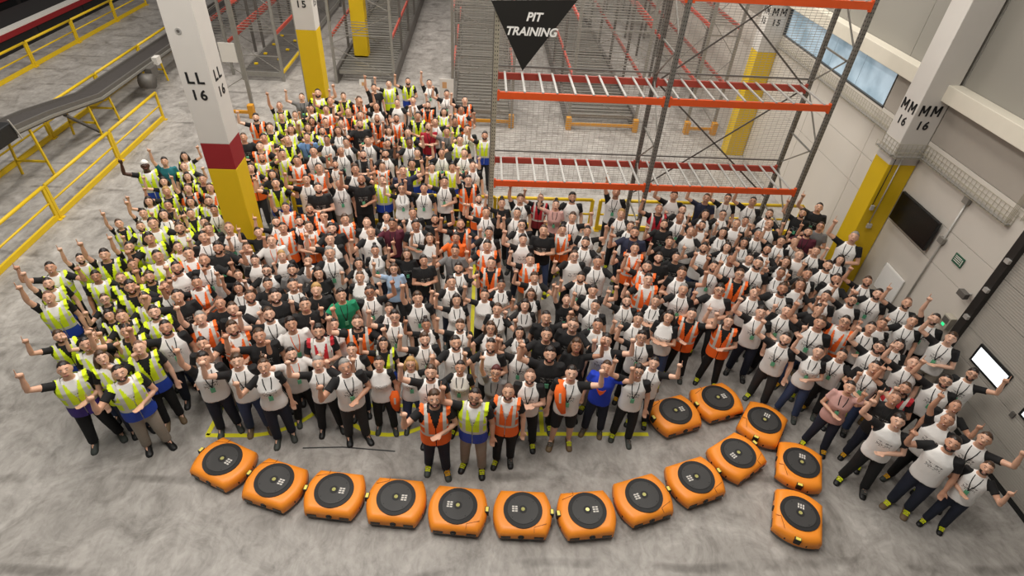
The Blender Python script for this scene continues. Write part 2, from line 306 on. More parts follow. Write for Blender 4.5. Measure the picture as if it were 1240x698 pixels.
# ------------------------------------------------------------------ safety barriers
POSTB = {}
def barrier(pts, label, h=.87, mid=.46, panel=None):
    p0, p1 = Vector(pts[0]), Vector(pts[-1]); r = empty('safety_barrier', (p0.x, p0.y, 0)); P = [Vector(p)-p0 for p in pts]
    d = (p1-p0).normalized(); sd = Vector((-d.y, d.x, 0))
    for a, b in zip(P, P[1:]):
        a2 = a+d*.05; b2 = b-d*.05
        for z, rad in ((h, .042), (mid, .026)):
            bm = bmesh.new(); tube(bm, [a2+Vector((0, 0, z)), b2+Vector((0, 0, z))], rad, 10); fin(bm, 'rail', r, YEL, True)
        bm = bmesh.new(); bar(bm, a2+Vector((0, 0, .07)), b2+Vector((0, 0, .07)), .06, .13, sd); fin(bm, 'kick_rail', r, YEL)
        for q in (a2, b2):
            bm = bmesh.new(); bar(bm, q, q+Vector((0, 0, h)), .055, .085, sd); fin(bm, 'post', r, YEL, bevel=.006)
            bm = bmesh.new(); bar(bm, q, q+Vector((0, 0, .015)), .2, .12, sd); fin(bm, 'foot_plate', r, YEL)
    return tag(r, label, 'barrier', 'yellow safety barriers')
barrier([(-10.08, y, 0) for y in (18.25, 15.3, 12.3, 9.3, 6.3)], 'yellow guard barrier beside the crowd, closest to the people in yellow vests')
barrier([(-12.6, y, 0) for y in (10.6, 13.6, 16.6, 19.6, 22.6, 25.6, 28.6)], 'yellow guard barrier standing behind the dark belt conveyor')
barrier([(-16.45, y, 0) for y in (16.6, 19.5, 22.45, 25.4, 28.6, 31.6)], 'yellow guard barrier in front of the dark machine with red and white stripes')
barrier([(-4.5, 12.42, 0), (-1.95, 12.42, 0), (.5, 12.42, 0), (2.93, 12.42, 0)], 'yellow barrier crossing the middle of the crowd and ending behind the rack')
barrier([(3.03, 12.42, 0), (5.6, 12.42, 0), (8.35, 12.42, 0)], 'yellow barrier behind the rack, reaching the panelled wall')
# ------------------------------------------------------------------ near pallet rack
RY0, RY1 = 11.15, 12.25; RX = (.31, 3.73, 7.15); RTOP = 8.0
rk = empty('pallet_rack', (0, 0, 0)); rk.location = (RX[0], RY0, 0)
tag(rk, 'tall two-bay pallet rack with orange beams and wire mesh back in front of the aisles', 'pallet rack')
def rel(o, p): o.location = -Vector(p); return o
OFF = (RX[0], RY0, 0)
UPR = mat('upright_grey', '7B7770', .45, .25, .08); HOLE = mat('rack_slot_dark', '2A2826', .7, 0, 0)
def upright(x, y, m):
    bm = bmesh.new(); box(bm, x-.045, x+.045, y-.04, y+.04, 0, RTOP); o = rel(fin(bm, 'upright', rk, m), OFF)
    bm = bmesh.new()
    for i in range(96):
        z = .3+i*.075
        for dx in (-.02, .02): box(bm, x+dx-.007, x+dx+.007, y-.0415, y-.039, z, z+.03)
        box(bm, x-.047, x-.044, y-.012, y+.012, z, z+.03)
    s = fin(bm, 'slot_row', o, HOLE); s['kind'] = 'stuff'
    bx('foot_plate', (x-.08, x+.08, y-.07, y+.07, 0, .012), o, GALD)
for i, x in enumerate(RX):
    upright(x, RY0, CREAM if i == 0 else UPR); upright(x, RY1, UPR)
    zs = [.25+k*.95 for k in range(9)]
    for k in range(8):
        bm = bmesh.new(); a, b = ((RY0, RY1) if k % 2 else (RY1, RY0)); bar(bm, (x, a, zs[k]), (x, b, zs[k+1]-.1), .03, .02); rel(fin(bm, 'brace', rk, GALV), OFF)
    for z in (1.0, 2.9, 4.8, 6.7):
        bm = bmesh.new(); bar(bm, (x, RY0, z), (x, RY1, z), .03, .03); rel(fin(bm, 'cross_strut', rk, GALV), OFF)
for zt in (2.05, 3.98, 5.9):
    for x0, x1 in zip(RX, RX[1:]):
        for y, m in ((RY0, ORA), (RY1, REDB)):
            bm = bmesh.new(); box(bm, x0+.046, x1-.046, y-.055, y-.005, zt-.135, zt); b = rel(fin(bm, 'beam', rk, m), OFF)
            for xx in (x0+.05, x1-.09):
                bx('end_connector', (xx, xx+.04, y-.062, y+.0, zt-.17, zt+.03), b, m)
        for k in range(10):
            xx = x0+.22+(k//3)*1.0+(k % 3)*.36
            if xx < x1-.1: bm = bmesh.new(); box(bm, xx-.022, xx+.022, RY0-.05, RY1, zt-.002, zt+.022); rel(fin(bm, 'support_bar', rk, PALE), OFF)
# mesh back
def mesh_panel(x0, x1, y, z0, z1, parent, off, ph=.05, pv=.12, t=.005, nm='mesh_panel'):
    bm = bmesh.new()
    n = int((z1-z0)/ph)
    for i in range(n+1): z = z0+ph*i; box(bm, x0, x1, y, y+t, z, z+t*1.5)
    n = int((x1-x0)/pv)
    for i in range(n+1): x = x0+pv*i; box(bm, x, x+t, y+t, y+2*t, z0, z1)
    o = rel(fin(bm, nm, parent, WIRE), off); o['kind'] = 'stuff'; return o
for x0, x1 in zip(RX, RX[1:]):
    mesh_panel(x0+.05, x1-.05, RY1+.06, 1.1, 7.9, rk, OFF)
    for z in (2.17, 4.09, 6.0):
        bm = bmesh.new(); tube(bm, [(x0, RY1+.05, z), (x1, RY1+.05, z)], .018, 6); rel(fin(bm, 'mesh_rail', rk, GALD), OFF)
for a, b in (((3.8, 1.2), (7.1, 3.9)), ((3.8, 3.9), (7.1, 1.2)), ((3.8, 3.9), (7.1, 6.6)), ((3.8, 6.6), (7.1, 3.9))):
    bm = bmesh.new(); bar(bm, (a[0], RY1+.03, a[1]), (b[0], RY1+.03, b[1]), .035, .012, (0, 0, 1)); rel(fin(bm, 'diagonal_tie', rk, GALD), OFF)
# hanging sign
sg = empty('hanging_sign', (.81, 11.0, 4.43)); sg.location = (.81, 11.03, 4.43)
bm = bmesh.new(); P = [(-.63, 1.19), (.89, 1.27), (0, 0)]
a = [bm.verts.new((x, -.012, z)) for x, z in P]; b = [bm.verts.new((x, .012, z)) for x, z in P]; bm.faces.new(a[::-1]); bm.faces.new(b)
for i in range(3): k = (i+1) % 3; bm.faces.new((a[i], a[k], b[k], b[i]))
bmesh.ops.recalc_face_normals(bm, faces=bm.faces[:]); fin(bm, 'board', sg, mat('sign_black', '15130F', .6, 0, .05))
WTX = mat('lettering_white', 'E9E7E2', .6, 0, 0)
text('PIT', .2, (.14, -.016, .95), (PI/2, 0, 0), sg, WTX, shear=.25, bold=.006); text('TRAINING', .2, (.11, -.016, .70), (PI/2, 0, 0), sg, WTX, shear=.25, bold=.006)
for x in (-.5, .75):
    bm = bmesh.new(); bar(bm, (x, 0, 1.2), (x, 0, 2.6), .008); fin(bm, 'hanger_wire', sg, GALV)
tag(sg, 'black triangular hanging sign reading PIT TRAINING in white letters', 'sign')
# ------------------------------------------------------------------ storage rows along the aisles
def rack_row(x0, x1, y0, y1, levels, label, pitch=2.75, top=7.5, guard=True, dark_base=False, beds=False, beamm=REDB):
    r = empty('storage_rack', (x0, y0, 0)); W = x1-x0; L_ = y1-y0
    n = int(L_/pitch)
    for i in range(n+1):
        y = i*pitch
        for x in (0, W):
            bm = bmesh.new(); box(bm, x-.045, x+.045, y-.04, y+.04, 0, top); fin(bm, 'upright', r, GALD if i else GALV)
        if i < 4:
            for k in range(6):
                bm = bmesh.new(); a, b = ((0, W) if k % 2 else (W, 0)); bar(bm, (a, y, .3+k*1.15), (b, y, .3+(k+1)*1.15-.1), .025, .02, (0, 1, 0)); fin(bm, 'brace', r, GALV)
            for z in (.9, 3.2, 5.5): bm = bmesh.new(); bar(bm, (0, y, z), (W, y, z), .03); fin(bm, 'cross_strut', r, GALV)
        if i < n:
            for z in levels:
                for x in (0, W):
                    bm = bmesh.new(); box(bm, x-.03, x+.03, y+.05, y+pitch-.05, z-.11, z); fin(bm, 'beam', r, beamm)
    for z in levels:
        bm = bmesh.new(); k = 0.0
        while k < L_: box(bm, 0, W, k, k+.035, z, z+.02); k += .34
        o = fin(bm, 'deck_bars', r, GALV); o['kind'] = 'stuff'
    if beds:
        bm = bmesh.new(); k = .1
        while k < L_: tube(bm, [(.06, k, .33), (W-.06, k, .33)], .035, 6); k += .17
        o = fin(bm, 'roller_bed', r, GALD); o['kind'] = 'stuff'
        for x in (.03, W-.03): bm = bmesh.new(); box(bm, x-.03, x+.03, 0, L_, .22, .36); fin(bm, 'bed_rail', r, GALV)
        bm = bmesh.new(); box(bm, -.03, W+.03, -.05, .02, .18, .34); fin(bm, 'bed_end', r, GALV)
        bm = bmesh.new(); box(bm, W+.0, W+.07, 0, 3, .3, .38); fin(bm, 'yellow_edge', r, YEL)
        for i in range(8): bx('lane_marker', (.25+(i % 2)*.7, .37+(i % 2)*.7, .6+i*.6, .72+i*.6, .37, .42), r, YEL)
    if dark_base:
        for x in (0, W):
            bm = bmesh.new(); box(bm, x-.06, x+.06, 0, L_, .02, .5); fin(bm, 'base_rail', r, GALD)
        bm = bmesh.new(); k = .2
        while k < L_: box(bm, .08, W-.08, k, k+.12, .3, .42); k += .3
        o = fin(bm, 'base_slats', r, GALV); o['kind'] = 'stuff'
    if guard:
        g = empty('rack_guard', (x0+W/2, y0-.12, 0)); GO = mat('guard_orange', 'CE8F22', .5, 0, .1)
        bx('rail', (-W/2, W/2, -.04, .04, .14, .24), g, GO, bevel=.01)
        for s in (-1, 1): bx('post', (s*W/2-.09, s*W/2+.09, -.1, .1, 0, .42), g, GO, bevel=.02)
        tag(g, 'ochre guard before the '+label.replace('seen through the middle of the wire mesh', 'behind the wire mesh').replace('standing against the panelled wall', 'by the wall'), 'rack guard', 'rack end guards')
    return tag(r, label, 'storage rack')
LV = (1.75, 3.5, 5.25)
rack_row(-8.75, -7.3, 22.0, 44, (1.75, 3.5), 'open roller-bed flow rack beyond column LL 16 with dark floor rollers', beds=True, guard=False)
rack_row(-10.9, -9.3, 22.5, 44, (1.2, 2.6, 4.0), 'shelved rack with red beams between the conveyor and the roller-bed rack', guard=False)
rack_row(-5.35, -3.2, 22.0, 44, LV, 'dark-based storage rack behind column 15 at the open aisle', guard=False, dark_base=True)
rack_row(-.85, 1.1, 18.75, 40, LV, 'storage rack row with mesh end, beside the open aisle', dark_base=True)
rack_row(3.05, 5.35, 18.75, 40, LV, 'storage rack row seen through the middle of the wire mesh', dark_base=True)
rack_row(7.15, 8.1, 18.75, 36, (1.75, 3.5), 'narrow storage rack row standing against the panelled wall')
en = empty('mesh_screen', (-.85, 18.44, 0)); m_ = mesh_panel(0, 1.95, 0, .4, 7, en, (0, 0, 0)); 
for x in (0, 1.95): bx('frame_post', (x-.02, x+.02, -.02, .03, 0, 7), en, GALV)
tag(en, 'tall wire mesh screen at the end of the rack beside the open aisle', 'mesh screen')
pf = empty('rack_portal', (-7.62, 19.3, 0))
for x, y in ((0, 0), (1.7, .7)):
    bx('upright', (x-.05, x+.05, y-.05, y+.05, 0, 7.5), pf, GALV)
for z in (3.3, 5.4): bm = bmesh.new(); bar(bm, (0, 0, z), (0, 3, z), .06, .1); fin(bm, 'beam', pf, REDB)
bm = bmesh.new(); bar(bm, (0, .05, 1.1), (-1.2, .05, .4), .02); bar(bm, (0, .05, 1.1), (-1.2, .05, 1.9), .02); fin(bm, 'brace', pf, GALV)
bx('end_board', (-.62, -.12, -.03, -.01, 1.55, 2.15), pf, PAPER)
tag(pf, 'tall grey rack frame uprights between columns LL 16 and 15', 'rack frame')
for px, py, Y, nm in ((443, 106, 21.9, 'at the foot of the rack behind column 15'), (541, 107, 18.36, 'on the mesh screen by the aisle')):
    a_ = pix(px, py, 0); z_ = CAM_H*(1-Y/a_.y); c_ = pix(px, py, z_); nb = empty('notice_sheet', (c_.x, Y, z_-.3)); bx('sheet', (-.22, .22, -.01, .01, 0, .6), nb, PAPER); bx('printed_block', (-.14, .0, -.013, -.0105, .3, .5), nb, mat('notice_ochre', 'C79A6A', .7, 0, .1)); bx('back_strip', (-.03, .03, .011, .06, -z_+.3, .6), nb, GALV)
    tag(nb, 'white printed notice sheet '+nm, 'notice')
gd = empty('rack_guard', (-7.7, 18.6, 0)); bx('rail', (-.45, .35, -.04, .04, .14, .24), gd, MATS['guard_orange'], bevel=.01); bx('post', (.2, .38, -.1, .1, 0, .45), gd, MATS['guard_orange'], bevel=.02); tag(gd, 'short ochre guard at the foot of the tall grey rack frame', 'rack guard', 'rack end guards')
# ------------------------------------------------------------------ belt conveyor
cv = empty('belt_conveyor', (-11.75, 15.0, 0)); tag(cv, 'dark belt conveyor on yellow legs with raised hooded end behind the barrier', 'conveyor')
path = [(0, -1.4, 1.55), (0, .3, 1.35), (0, 2.6, .95), (0, 15, .85)]
def strip(nm, xa, xb, za, zb, m):
    bm = bmesh.new(); rings = [[bm.verts.new((x, y, z+dz)) for x, dz in ((xa, za), (xb, za), (xb, zb), (xa, zb))] for _, y, z in path]
    for a, b in zip(rings, rings[1:]):
        for i in range(4): k = (i+1) % 4; bm.faces.new((a[i], a[k], b[k], b[i]))
    bm.faces.new(rings[0][::-1]); bm.faces.new(rings[-1]); bmesh.ops.recalc_face_normals(bm, faces=bm.faces[:]); return fin(bm, nm, cv, m)
strip('belt', -.3, .3, -.02, 0, RUB); strip('side_frame', .3, .36, -.16, .07, GALD); strip('side_frame', -.36, -.3, -.16, .07, GALD); strip('side_rail', .36, .42, -.1, -.04, GALV); strip('under_pan', -.3, .3, -.16, -.13, DARKM)
bm = bmesh.new(); prism(bm, [(-.48, -2.9), (.48, -2.9), (.48, -1.2), (-.48, -1.2)], 1.35, 1.75); hd = fin(bm, 'end_hood', cv, BLK, bevel=.03)
bm = bmesh.new(); bar(bm, (.5, -1.15, 1.3), (.5, -1.3, 1.85), .03); fin(bm, 'hood_strip', hd, PALE)
for y, z in ((-.6, 1.3), (1.9, .9), (3.0, .75), (6.6, .72), (10, .72)):
    for x in (-.33, .33):
        bm = bmesh.new(); bar(bm, (x*1.25, y, 0), (x, y, z), .05); fin(bm, 'leg', cv, YEL)
    bm = bmesh.new(); bar(bm, (-.38, y, .4), (.38, y, .4), .05); fin(bm, 'cross_bar', cv, YEL)
bm = bmesh.new(); tube(bm, [(.35, 5.0, .55), (.75, 5.0, .55)], .24, 16); mo = fin(bm, 'drive_motor', cv, GALD, True)
bm = bmesh.new(); box(bm, .36, .6, 5.35, 5.8, .5, .85); fin(bm, 'gearbox', cv, GALD, bevel=.02); bx('control_box', (.38, .55, 6.0, 6.3, .75, 1.0), cv, PAPER)
bm = bmesh.new(); bar(bm, (.3, .9, 1.05), (.35, 2.0, .05), .12, .05); fin(bm, 'inclined_strut', cv, GALD)
mark([(-11.2, 8), (-11.2, 26)], .0001) if False else None
# ------------------------------------------------------------------ dark striped machine
for xa, lab, zt in ((-18.6, 'long dark sorter bench edged in white and red behind the far barrier', .75), (-21.2, 'second long dark sorter bench with white and red edging, deeper in the hall', 1.0)):
    r = empty('sorter_bench', (xa, 24, 0)); bx('body', (-1.3, .55, -9, 16, 0, zt-.02), r, DARKM); bx('white_edge', (.3, .62, -9, 16, zt-.02, zt+.05), r, PAPER); bx('red_edge', (.56, .64, -9, 16, zt-.22, zt-.02), r, REDM)
    for i in range(7): bx('side_panel', (.55, .57, -8.5+i*3.4, -5.4+i*3.4, .05, zt-.26), r, BLK)
    tag(r, lab, 'sorter')

# ------------------------------------------------------------------ drive robots
RO = mat('robot_orange', 'F8942A', .42, 0, .03, 3); RD = mat('robot_disc', '3A3938', .6, 0, .06, 10); RR = mat('disc_rim', '1E1D1D', .65, 0, .05); RG = mat('robot_skirt', '6D6B69', .5, .3, .1); LENS = mat('robot_lens', '0E0E0E', .15, 0, 0); RGL = mat('disc_eye', 'C9C47A', .2, .3, .1)
def outline(hl, hw, bulge, n=9, inset=0):
    pts = []
    hl -= inset; hw -= inset; xs = hl-bulge
    for s in (1, -1):
        for i in range(n+1):
            t = -1+2*i/n; y = hw*t*s; x = s*(xs+bulge*(1-t*t)); pts.append((x, y))
    return pts
def make_robot():
    r = empty('drive_robot')
    def loft(levels):
        bm = bmesh.new(); rings = []
        for z, ins in levels: rings.append([bm.verts.new((x, y, z)) for x, y in outline(.435, .342, .10, inset=ins)])
        n = len(rings[0])
        for a, b in zip(rings, rings[1:]):
            for i in range(n): k = (i+1) % n; bm.faces.new((a[i], a[k], b[k], b[i]))
        bm.faces.new(rings[0][::-1]); bm.faces.new(rings[-1]); return bm
    fin(loft([(.02, .03), (.03, .015), (.085, .015), (.085, .03)]), 'skirt', r, RG)
    fin(loft([(.085, .012), (.09, 0), (.17, 0), (.215, .006), (.25, .03), (.268, .065), (.272, .09)]), 'shell', r, RO, True)
    bm = bmesh.new(); tube(bm, [(0, 0, .262), (0, 0, .285)], .285, 40); rim = fin(bm, 'turntable_rim', r, RR)
    bm = bmesh.new(); tube(bm, [(0, 0, .27), (0, 0, .292), (0, 0, .293)], [.225, .225, .215], 40); dk = fin(bm, 'turntable', r, RD)
    bm = bmesh.new(); tube(bm, [(0, 0, .29), (0, 0, .298)], .06, 20); fin(bm, 'hub_ring', dk, RR)
    bm = bmesh.new(); tube(bm, [(0, 0, .295), (0, 0, .302)], .028, 14); fin(bm, 'sensor_eye', dk, RGL)
    bm = bmesh.new()
    for i in range(3):
        for j in range(2): box(bm, .08+j*.045, .115+j*.045, -.05+i*.035, -.028+i*.035, .292, .2945)
    fin(bm, 'printed_label', dk, PAPER)
    for a in (40, 130, 220, 310):
        bm = bmesh.new(); tube(bm, [(.2*math.cos(math.radians(a)), .2*math.sin(math.radians(a)), .292), (.2*math.cos(math.radians(a)), .2*math.sin(math.radians(a)), .2955)], .009, 8); fin(bm, 'bolt', dk, BLK)
    for s in (-1, 1):
        bm = bmesh.new(); tube(bm, [(.02, s*.335, .14), (.02, s*.352, .14)], .045, 14); wl = fin(bm, 'side_sensor', r, BLK)
        bm = bmesh.new(); tube(bm, [(.02, s*.35, .14), (.02, s*.357, .14)], .02, 10); fin(bm, 'lens', wl, LENS)
        bx('bumper_slot', (s*.405-.012, s*.405+.012, -.16, .16, .11, .15), r, LENS)
        bx('end_notch', (s*.24-.07, s*.24+.07, -.346, -.33, .10, .15), r, LENS); bx('end_notch', (s*.24-.07, s*.24+.07, .33, .346, .10, .15), r, LENS)
    tb = bx('status_tab', (-.46, -.40, -.045, .045, .16, .262), r, BLK, bevel=.006); bx('tab_light', (-.45, -.41, -.035, .035, .262, .268), tb, mat('tab_yellow', 'F2E36A', .4, 0, 0))
    bm = bmesh.new(); bar(bm, (-.16, .335, .262), (-.16, .26, .2735), .006); bar(bm, (-.16, .26, .2735), (-.34, .2, .2735), .006); fin(bm, 'seam', r, mat('seam_brown', '9A5512', .6, 0, 0))
    return r
def copy_tree(o, parent=None):
    c = o.copy(); COL.objects.link(c); c.parent = parent
    for ch in o.children: copy_tree(ch, c)
    return c
RB = [(-3.8, 5.34, -25.5), (-2.93, 4.98, -18.5), (-2.02, 4.81, -7.5), (-1.1, 4.69, -5.9), (-.19, 4.55, -6.3+180), (.76, 4.48, -2.7+180), (1.71, 4.47, 4.5), (2.61, 4.71, 16.3+180), (3.51, 5.02, 17.8+180), (4.34, 5.46, 30.9+180), (5.04, 6.13, 51.9), (5.33, 5.28, 64.6), (4.92, 4.4, 64.3), (4.37, 6.62, 16.2), (3.52, 6.32, 17.3)]
_o = 'first second third fourth fifth sixth seventh eighth ninth tenth'.split()
RL = ['orange drive robot, %s in the long curved row from its lone end' % k for k in _o] + ['orange drive robot at the tip of the arrow shape', 'orange drive robot between arrow tip and the robot ending that side', 'orange drive robot ending the arrow side away from the crowd', 'orange drive robot beside the arrow tip, close to the crowd', 'orange drive robot ending the arrow side at the yellow floor line']
proto = make_robot()
for i, ((x, y, a), lb_) in enumerate(zip(RB, RL)):
    o = proto if i == 0 else copy_tree(proto)
    o.location = (x, y, 0); o.rotation_euler = (0, 0, math.radians(a)); tag(o, lb_, 'robot', 'orange drive robots')
# ------------------------------------------------------------------ people: shared meshes for each pose and build
TILT = Matrix.Translation((0, .01, 1.51)) @ Matrix.Rotation(-math.radians(27), 4, 'X') @ Matrix.Translation((0, -.01, -1.51))
HC = Vector((0, -.015, 1.618)); HR = (.077, .098, .120)
VX = 1.0
def remesh(bm, name, voxel, it=3, dec=None):
    voxel *= VX; dec = dec if VX == 1 else None
    bmesh.ops.recalc_face_normals(bm, faces=bm.faces[:])
    me = bpy.data.meshes.new('tmp'); bm.to_mesh(me); bm.free()
    o = bpy.data.objects.new('tmp', me); COL.objects.link(o)
    md = o.modifiers.new('r', 'REMESH'); md.mode = 'VOXEL'; md.voxel_size = voxel
    if it: s = o.modifiers.new('s', 'SMOOTH'); s.factor = .5; s.iterations = it
    if dec: d = o.modifiers.new('d', 'DECIMATE'); d.ratio = dec
    out = bpy.data.meshes.new_from_object(o.evaluated_get(bpy.context.evaluated_depsgraph_get())); out.name = name
    bpy.data.objects.remove(o); bpy.data.meshes.remove(me); out.materials.clear(); out.shade_smooth(); return out
def slots(me, n):
    for _ in range(n): me.materials.append(None)
    return me
TORSO = {'m': [(.82, .150, .100, .0), (.92, .165, .112, .0), (1.02, .155, .108, -.004), (1.12, .156, .112, -.006), (1.24, .170, .120, -.004), (1.34, .178, .116, 0), (1.41, .165, .094, .005), (1.45, .11, .075, .008), (1.48, .058, .058, .008)],
         'f': [(.82, .150, .102, .0), (.92, .170, .116, .004), (1.02, .142, .100, .0), (1.10, .128, .094, .0), (1.20, .140, .118, -.016), (1.27, .148, .128, -.022), (1.34, .152, .106, -.005), (1.41, .142, .086, .005), (1.45, .095, .068, .008), (1.48, .05, .052, .008)]}
SHX = {'m': .178, 'f': .155}
UA, FA = .285, .25
def V(*a): return Vector(a).normalized()
# arm directions given for the arm on the -x side; the other side is mirrored
ARMS = {'high': (V(-.30, -.12, .95), V(.06, -.12, .99)), 'up': (V(-.64, -.16, .36), V(.10, -.05, .99)), 'face': (V(-.58, -.40, -.30), V(.06, -.10, .99)),
        'down': (V(-.24, .03, -.97), V(-.06, -.25, -.96)), 'belly': (V(-.30, -.12, -.95), V(.80, -.60, -.05)), 'cross': (V(-.22, -.25, -.94), V(.86, -.48, .20))}
POSES = {'A': ('high', 'down'), 'L': ('up', 'down'), 'l': ('face', 'down'), 'K': ('up', 'belly'), 'j': ('face', 'belly'), 'B': ('up', 'face'), 'N': ('cross', 'cross')}
def arm_pts(kind, side, sex):
    u, f = ARMS[kind]; k = Vector((side, 1, 1))
    S = Vector((-SHX[sex]*1.0, .005, 1.405)); 
    if kind in ('high',): S.z += .035; S.x += .015
    if kind == 'up': S.z += .012
    E_ = S+u*UA; W_ = E_+f*FA
    fl_ = lambda v: Vector((side*v.x, v.y, v.z))
    return [fl_(S), fl_(E_), fl_(W_)], fl_(u), fl_(f)
def hand(bm, W_, f, side, point):
    fwd = f; lat = Vector((1, 0, 0)) if abs(fwd.x) < .7 else Vector((0, -1, 0)); lat = (lat-fwd*fwd.dot(lat)).normalized(); nrm = fwd.cross(lat)
    if nrm.y > 0: nrm = -nrm
    tube(bm, [W_-fwd*.02, W_+fwd*.03, W_+fwd*.075, W_+fwd*.095], [(.026, .022), (.038, .022), (.042, .022), (.036, .018)], 8)
    for i, (off, ln) in enumerate(((-.033, .075), (-.011, .082), (.011, .076), (.032, .06))):
        o = off*side; b = W_+fwd*.088+lat*o
        if point and i == 0: tube(bm, [b-fwd*.02, b+fwd*.045, b+fwd*.100], [.0125, .0115, .010], 6)
        elif point: tube(bm, [b-fwd*.01, b+fwd*.012+nrm*.028, b-fwd*.02+nrm*.042], [.011, .0115, .010], 6)
        else: tube(bm, [b-fwd*.02, b+fwd*ln*.5+nrm*.008, b+fwd*ln*.9+nrm*.028], [.010, .0095, .008], 6)
    t = W_+fwd*.03-lat*.035*side
    if point: tube(bm, [t, t+fwd*.035-lat*.012*side+nrm*.015, t+fwd*.055+lat*.02*side+nrm*.035], [.013, .0115, .009], 6)
    else: tube(bm, [t, t+fwd*.03-lat*.022*side+nrm*.01, t+fwd*.062-lat*.028*side+nrm*.018], [.013, .011, .009], 6)
STANCE = {'A': (.10, .12, 0), 'L': (.115, .13, .02), 'l': (.10, .105, -.02), 'K': (.12, .16, 0), 'j': (.10, .12, .03), 'B': (.12, .15, 0), 'N': (.12, .145, .02)}
def leg_pts(pose, s):
    a, b, d = STANCE[pose]; hip = Vector((s*.085, .0, .88)); kn = Vector((s*a, -.02-d*s, .48)); an = Vector((s*b, .02-d*1.6*s, .085)); return hip, kn, an
def off_rings(sex, o, z0, z1, oz=0):
    return [(z, rx+o, ry+o, oy) for z, rx, ry, oy in TORSO[sex] if z0 <= z <= z1]
def body_mesh(sex, pose, side):
    bm = bmesh.new(); stack(bm, TORSO[sex]); k = 1.0 if sex == 'm' else .86
    tube(bm, [(0, .012, 1.42), (0, .006, 1.50), (0, -.004, 1.56)], [(.058*k+.004, .056*k+.004)]*3, 12)
    n0 = len(bm.verts)
    g0 = set(bm.verts)
    ball(bm, HC, HR, 18, 14); ball(bm, HC+Vector((0, -.035, -.062)), (.056, .056, .052), 14, 10); ball(bm, HC+Vector((0, .02, .01)), (.076, .085, .10), 14, 10)
    tube(bm, [HC+Vector((0, -.092, .012)), HC+Vector((0, -.112, -.018)), HC+Vector((0, -.098, -.03))], [(.008, .008), (.016, .012), (.014, .008)], 6)
    for s in (-1, 1): ball(bm, HC+Vector((s*.079, .008, -.008)), (.012, .024, .033), 8, 6)
    bmesh.ops.transform(bm, matrix=TILT, verts=[v for v in bm.verts if v not in g0])
    for sd, kind in zip((side, -side), POSES[pose]):
        P, u, f = arm_pts(kind, sd, sex); S, E_, W_ = P
        tube(bm, [S-u*.03, S+u*.07, S+u*.17, E_, E_+f*.07, E_+f*.15, W_], [.056*k, .054*k, .047*k, .040*k, .043*k, .036*k, .027*k], 10)
        ball(bm, E_, (.041*k,)*3, 8, 6); ball(bm, S, (.06*k,)*3, 10, 8)
        hand(bm, W_, f, sd, kind in ('high', 'up', 'face'))
    for s in (-1, 1):
        h, kn, an = leg_pts(pose, s); tube(bm, [h, h.lerp(kn, .4), kn, kn.lerp(an, .3), an], [.088, .078, .056, .055, .040], 10)
        tube(bm, [an+Vector((0, .02, -.02)), an+Vector((s*.01, -.05, -.045)), an+Vector((s*.02, -.12, -.055))], [.036, .036, .028], 8)
    return slots(remesh(bm, 'body', .0115, 2, .55), 1)
def tee_mesh(sex, pose, side):
    bm = bmesh.new(); R_ = [(z, rx+(.024 if z < 1.4 else .014), ry+(.022 if z < 1.4 else .012), oy) for z, rx, ry, oy in TORSO[sex]]
    R_ = [(.835, R_[0][1]+.012, R_[0][2]+.014, 0)]+R_[1:-1]+[(1.475, R_[-1][1]+.006, R_[-1][2]+.006, .008)]; stack(bm, R_)
    k = 1.0 if sex == 'm' else .9; arms = []
    for sd, kind in zip((side, -side), POSES[pose]):
        P, u, f = arm_pts(kind, sd, sex); S, E_, W_ = P; arms.append((S, u))
        tube(bm, [S-u*.06, S+u*.05, S+u*.10, S+u*.15], [.064*k, .062*k, .060*k, .064*k], 12); ball(bm, S, (.066*k,)*3, 10, 8)
    me = slots(remesh(bm, 't_shirt', .015, 3), 1); sv = []
    for v in me.vertices:
        c = v.co; q = min(abs(c.x)-.092-max(0, 1.475-c.z)*.60, c.z-1.20)
        for S, u in arms:
            d = c-S; t = d.dot(u)
            if abs(c.x) > .12: q = max(q, min(t-.035, .085-(d-u*t).length))
        sv.append(q)
    at_ = me.attributes.new('slv', 'FLOAT', 'POINT'); at_.data.foreach_set('value', sv); return me
def vest_mesh(sex, pose, side):
    bm = bmesh.new(); R_ = [(z, rx+.044, ry+.042, oy) for z, rx, ry, oy in TORSO[sex] if z < 1.36]
    stack(bm, [(.80, R_[0][1]+.012, R_[0][2]+.012, 0)]+R_[1:]+[(1.42, TORSO[sex][-3][1]+.035, .122, .005), (1.468, .125, .10, .008), (1.49, .09, .08, .008)])
    arms = []
    for sd, kind in zip((side, -side), POSES[pose]):
        P, u, f = arm_pts(kind, sd, sex); S = P[0]; arms.append((S, u)); tube(bm, [S-u*.08, S, S+u*.10], [.078, .078, .078], 12); ball(bm, S, (.078,)*3, 10, 8)
    me = remesh(bm, 'vest', .012, 3)
    bm = bmesh.new(); bm.from_mesh(me); kill = []
    for fc in bm.faces:
        c = fc.calc_center_median(); d = False
        if c.z < .812: d = True
        if (c.z > 1.462 and abs(c.x) < .10) or (c.z > 1.40 and math.hypot(c.x, c.y) < .085): d = True
        if c.y < .0 and abs(c.x) < .008+max(0, c.z-1.22)*.24: d = True
        for S, u in arms:
            t = (c-S).dot(u)
            if t > .012 and abs(c.x) > .14 and ((c-S)-u*t).length < .12: d = True
        if abs(c.x) > (.192 if sex == 'm' else .172) and c.z > 1.33: d = True
        if d: kill.append(fc)
    bmesh.ops.delete(bm, geom=kill, context='FACES'); bm.to_mesh(me); bm.free(); me.shade_smooth(); return slots(me, 1)
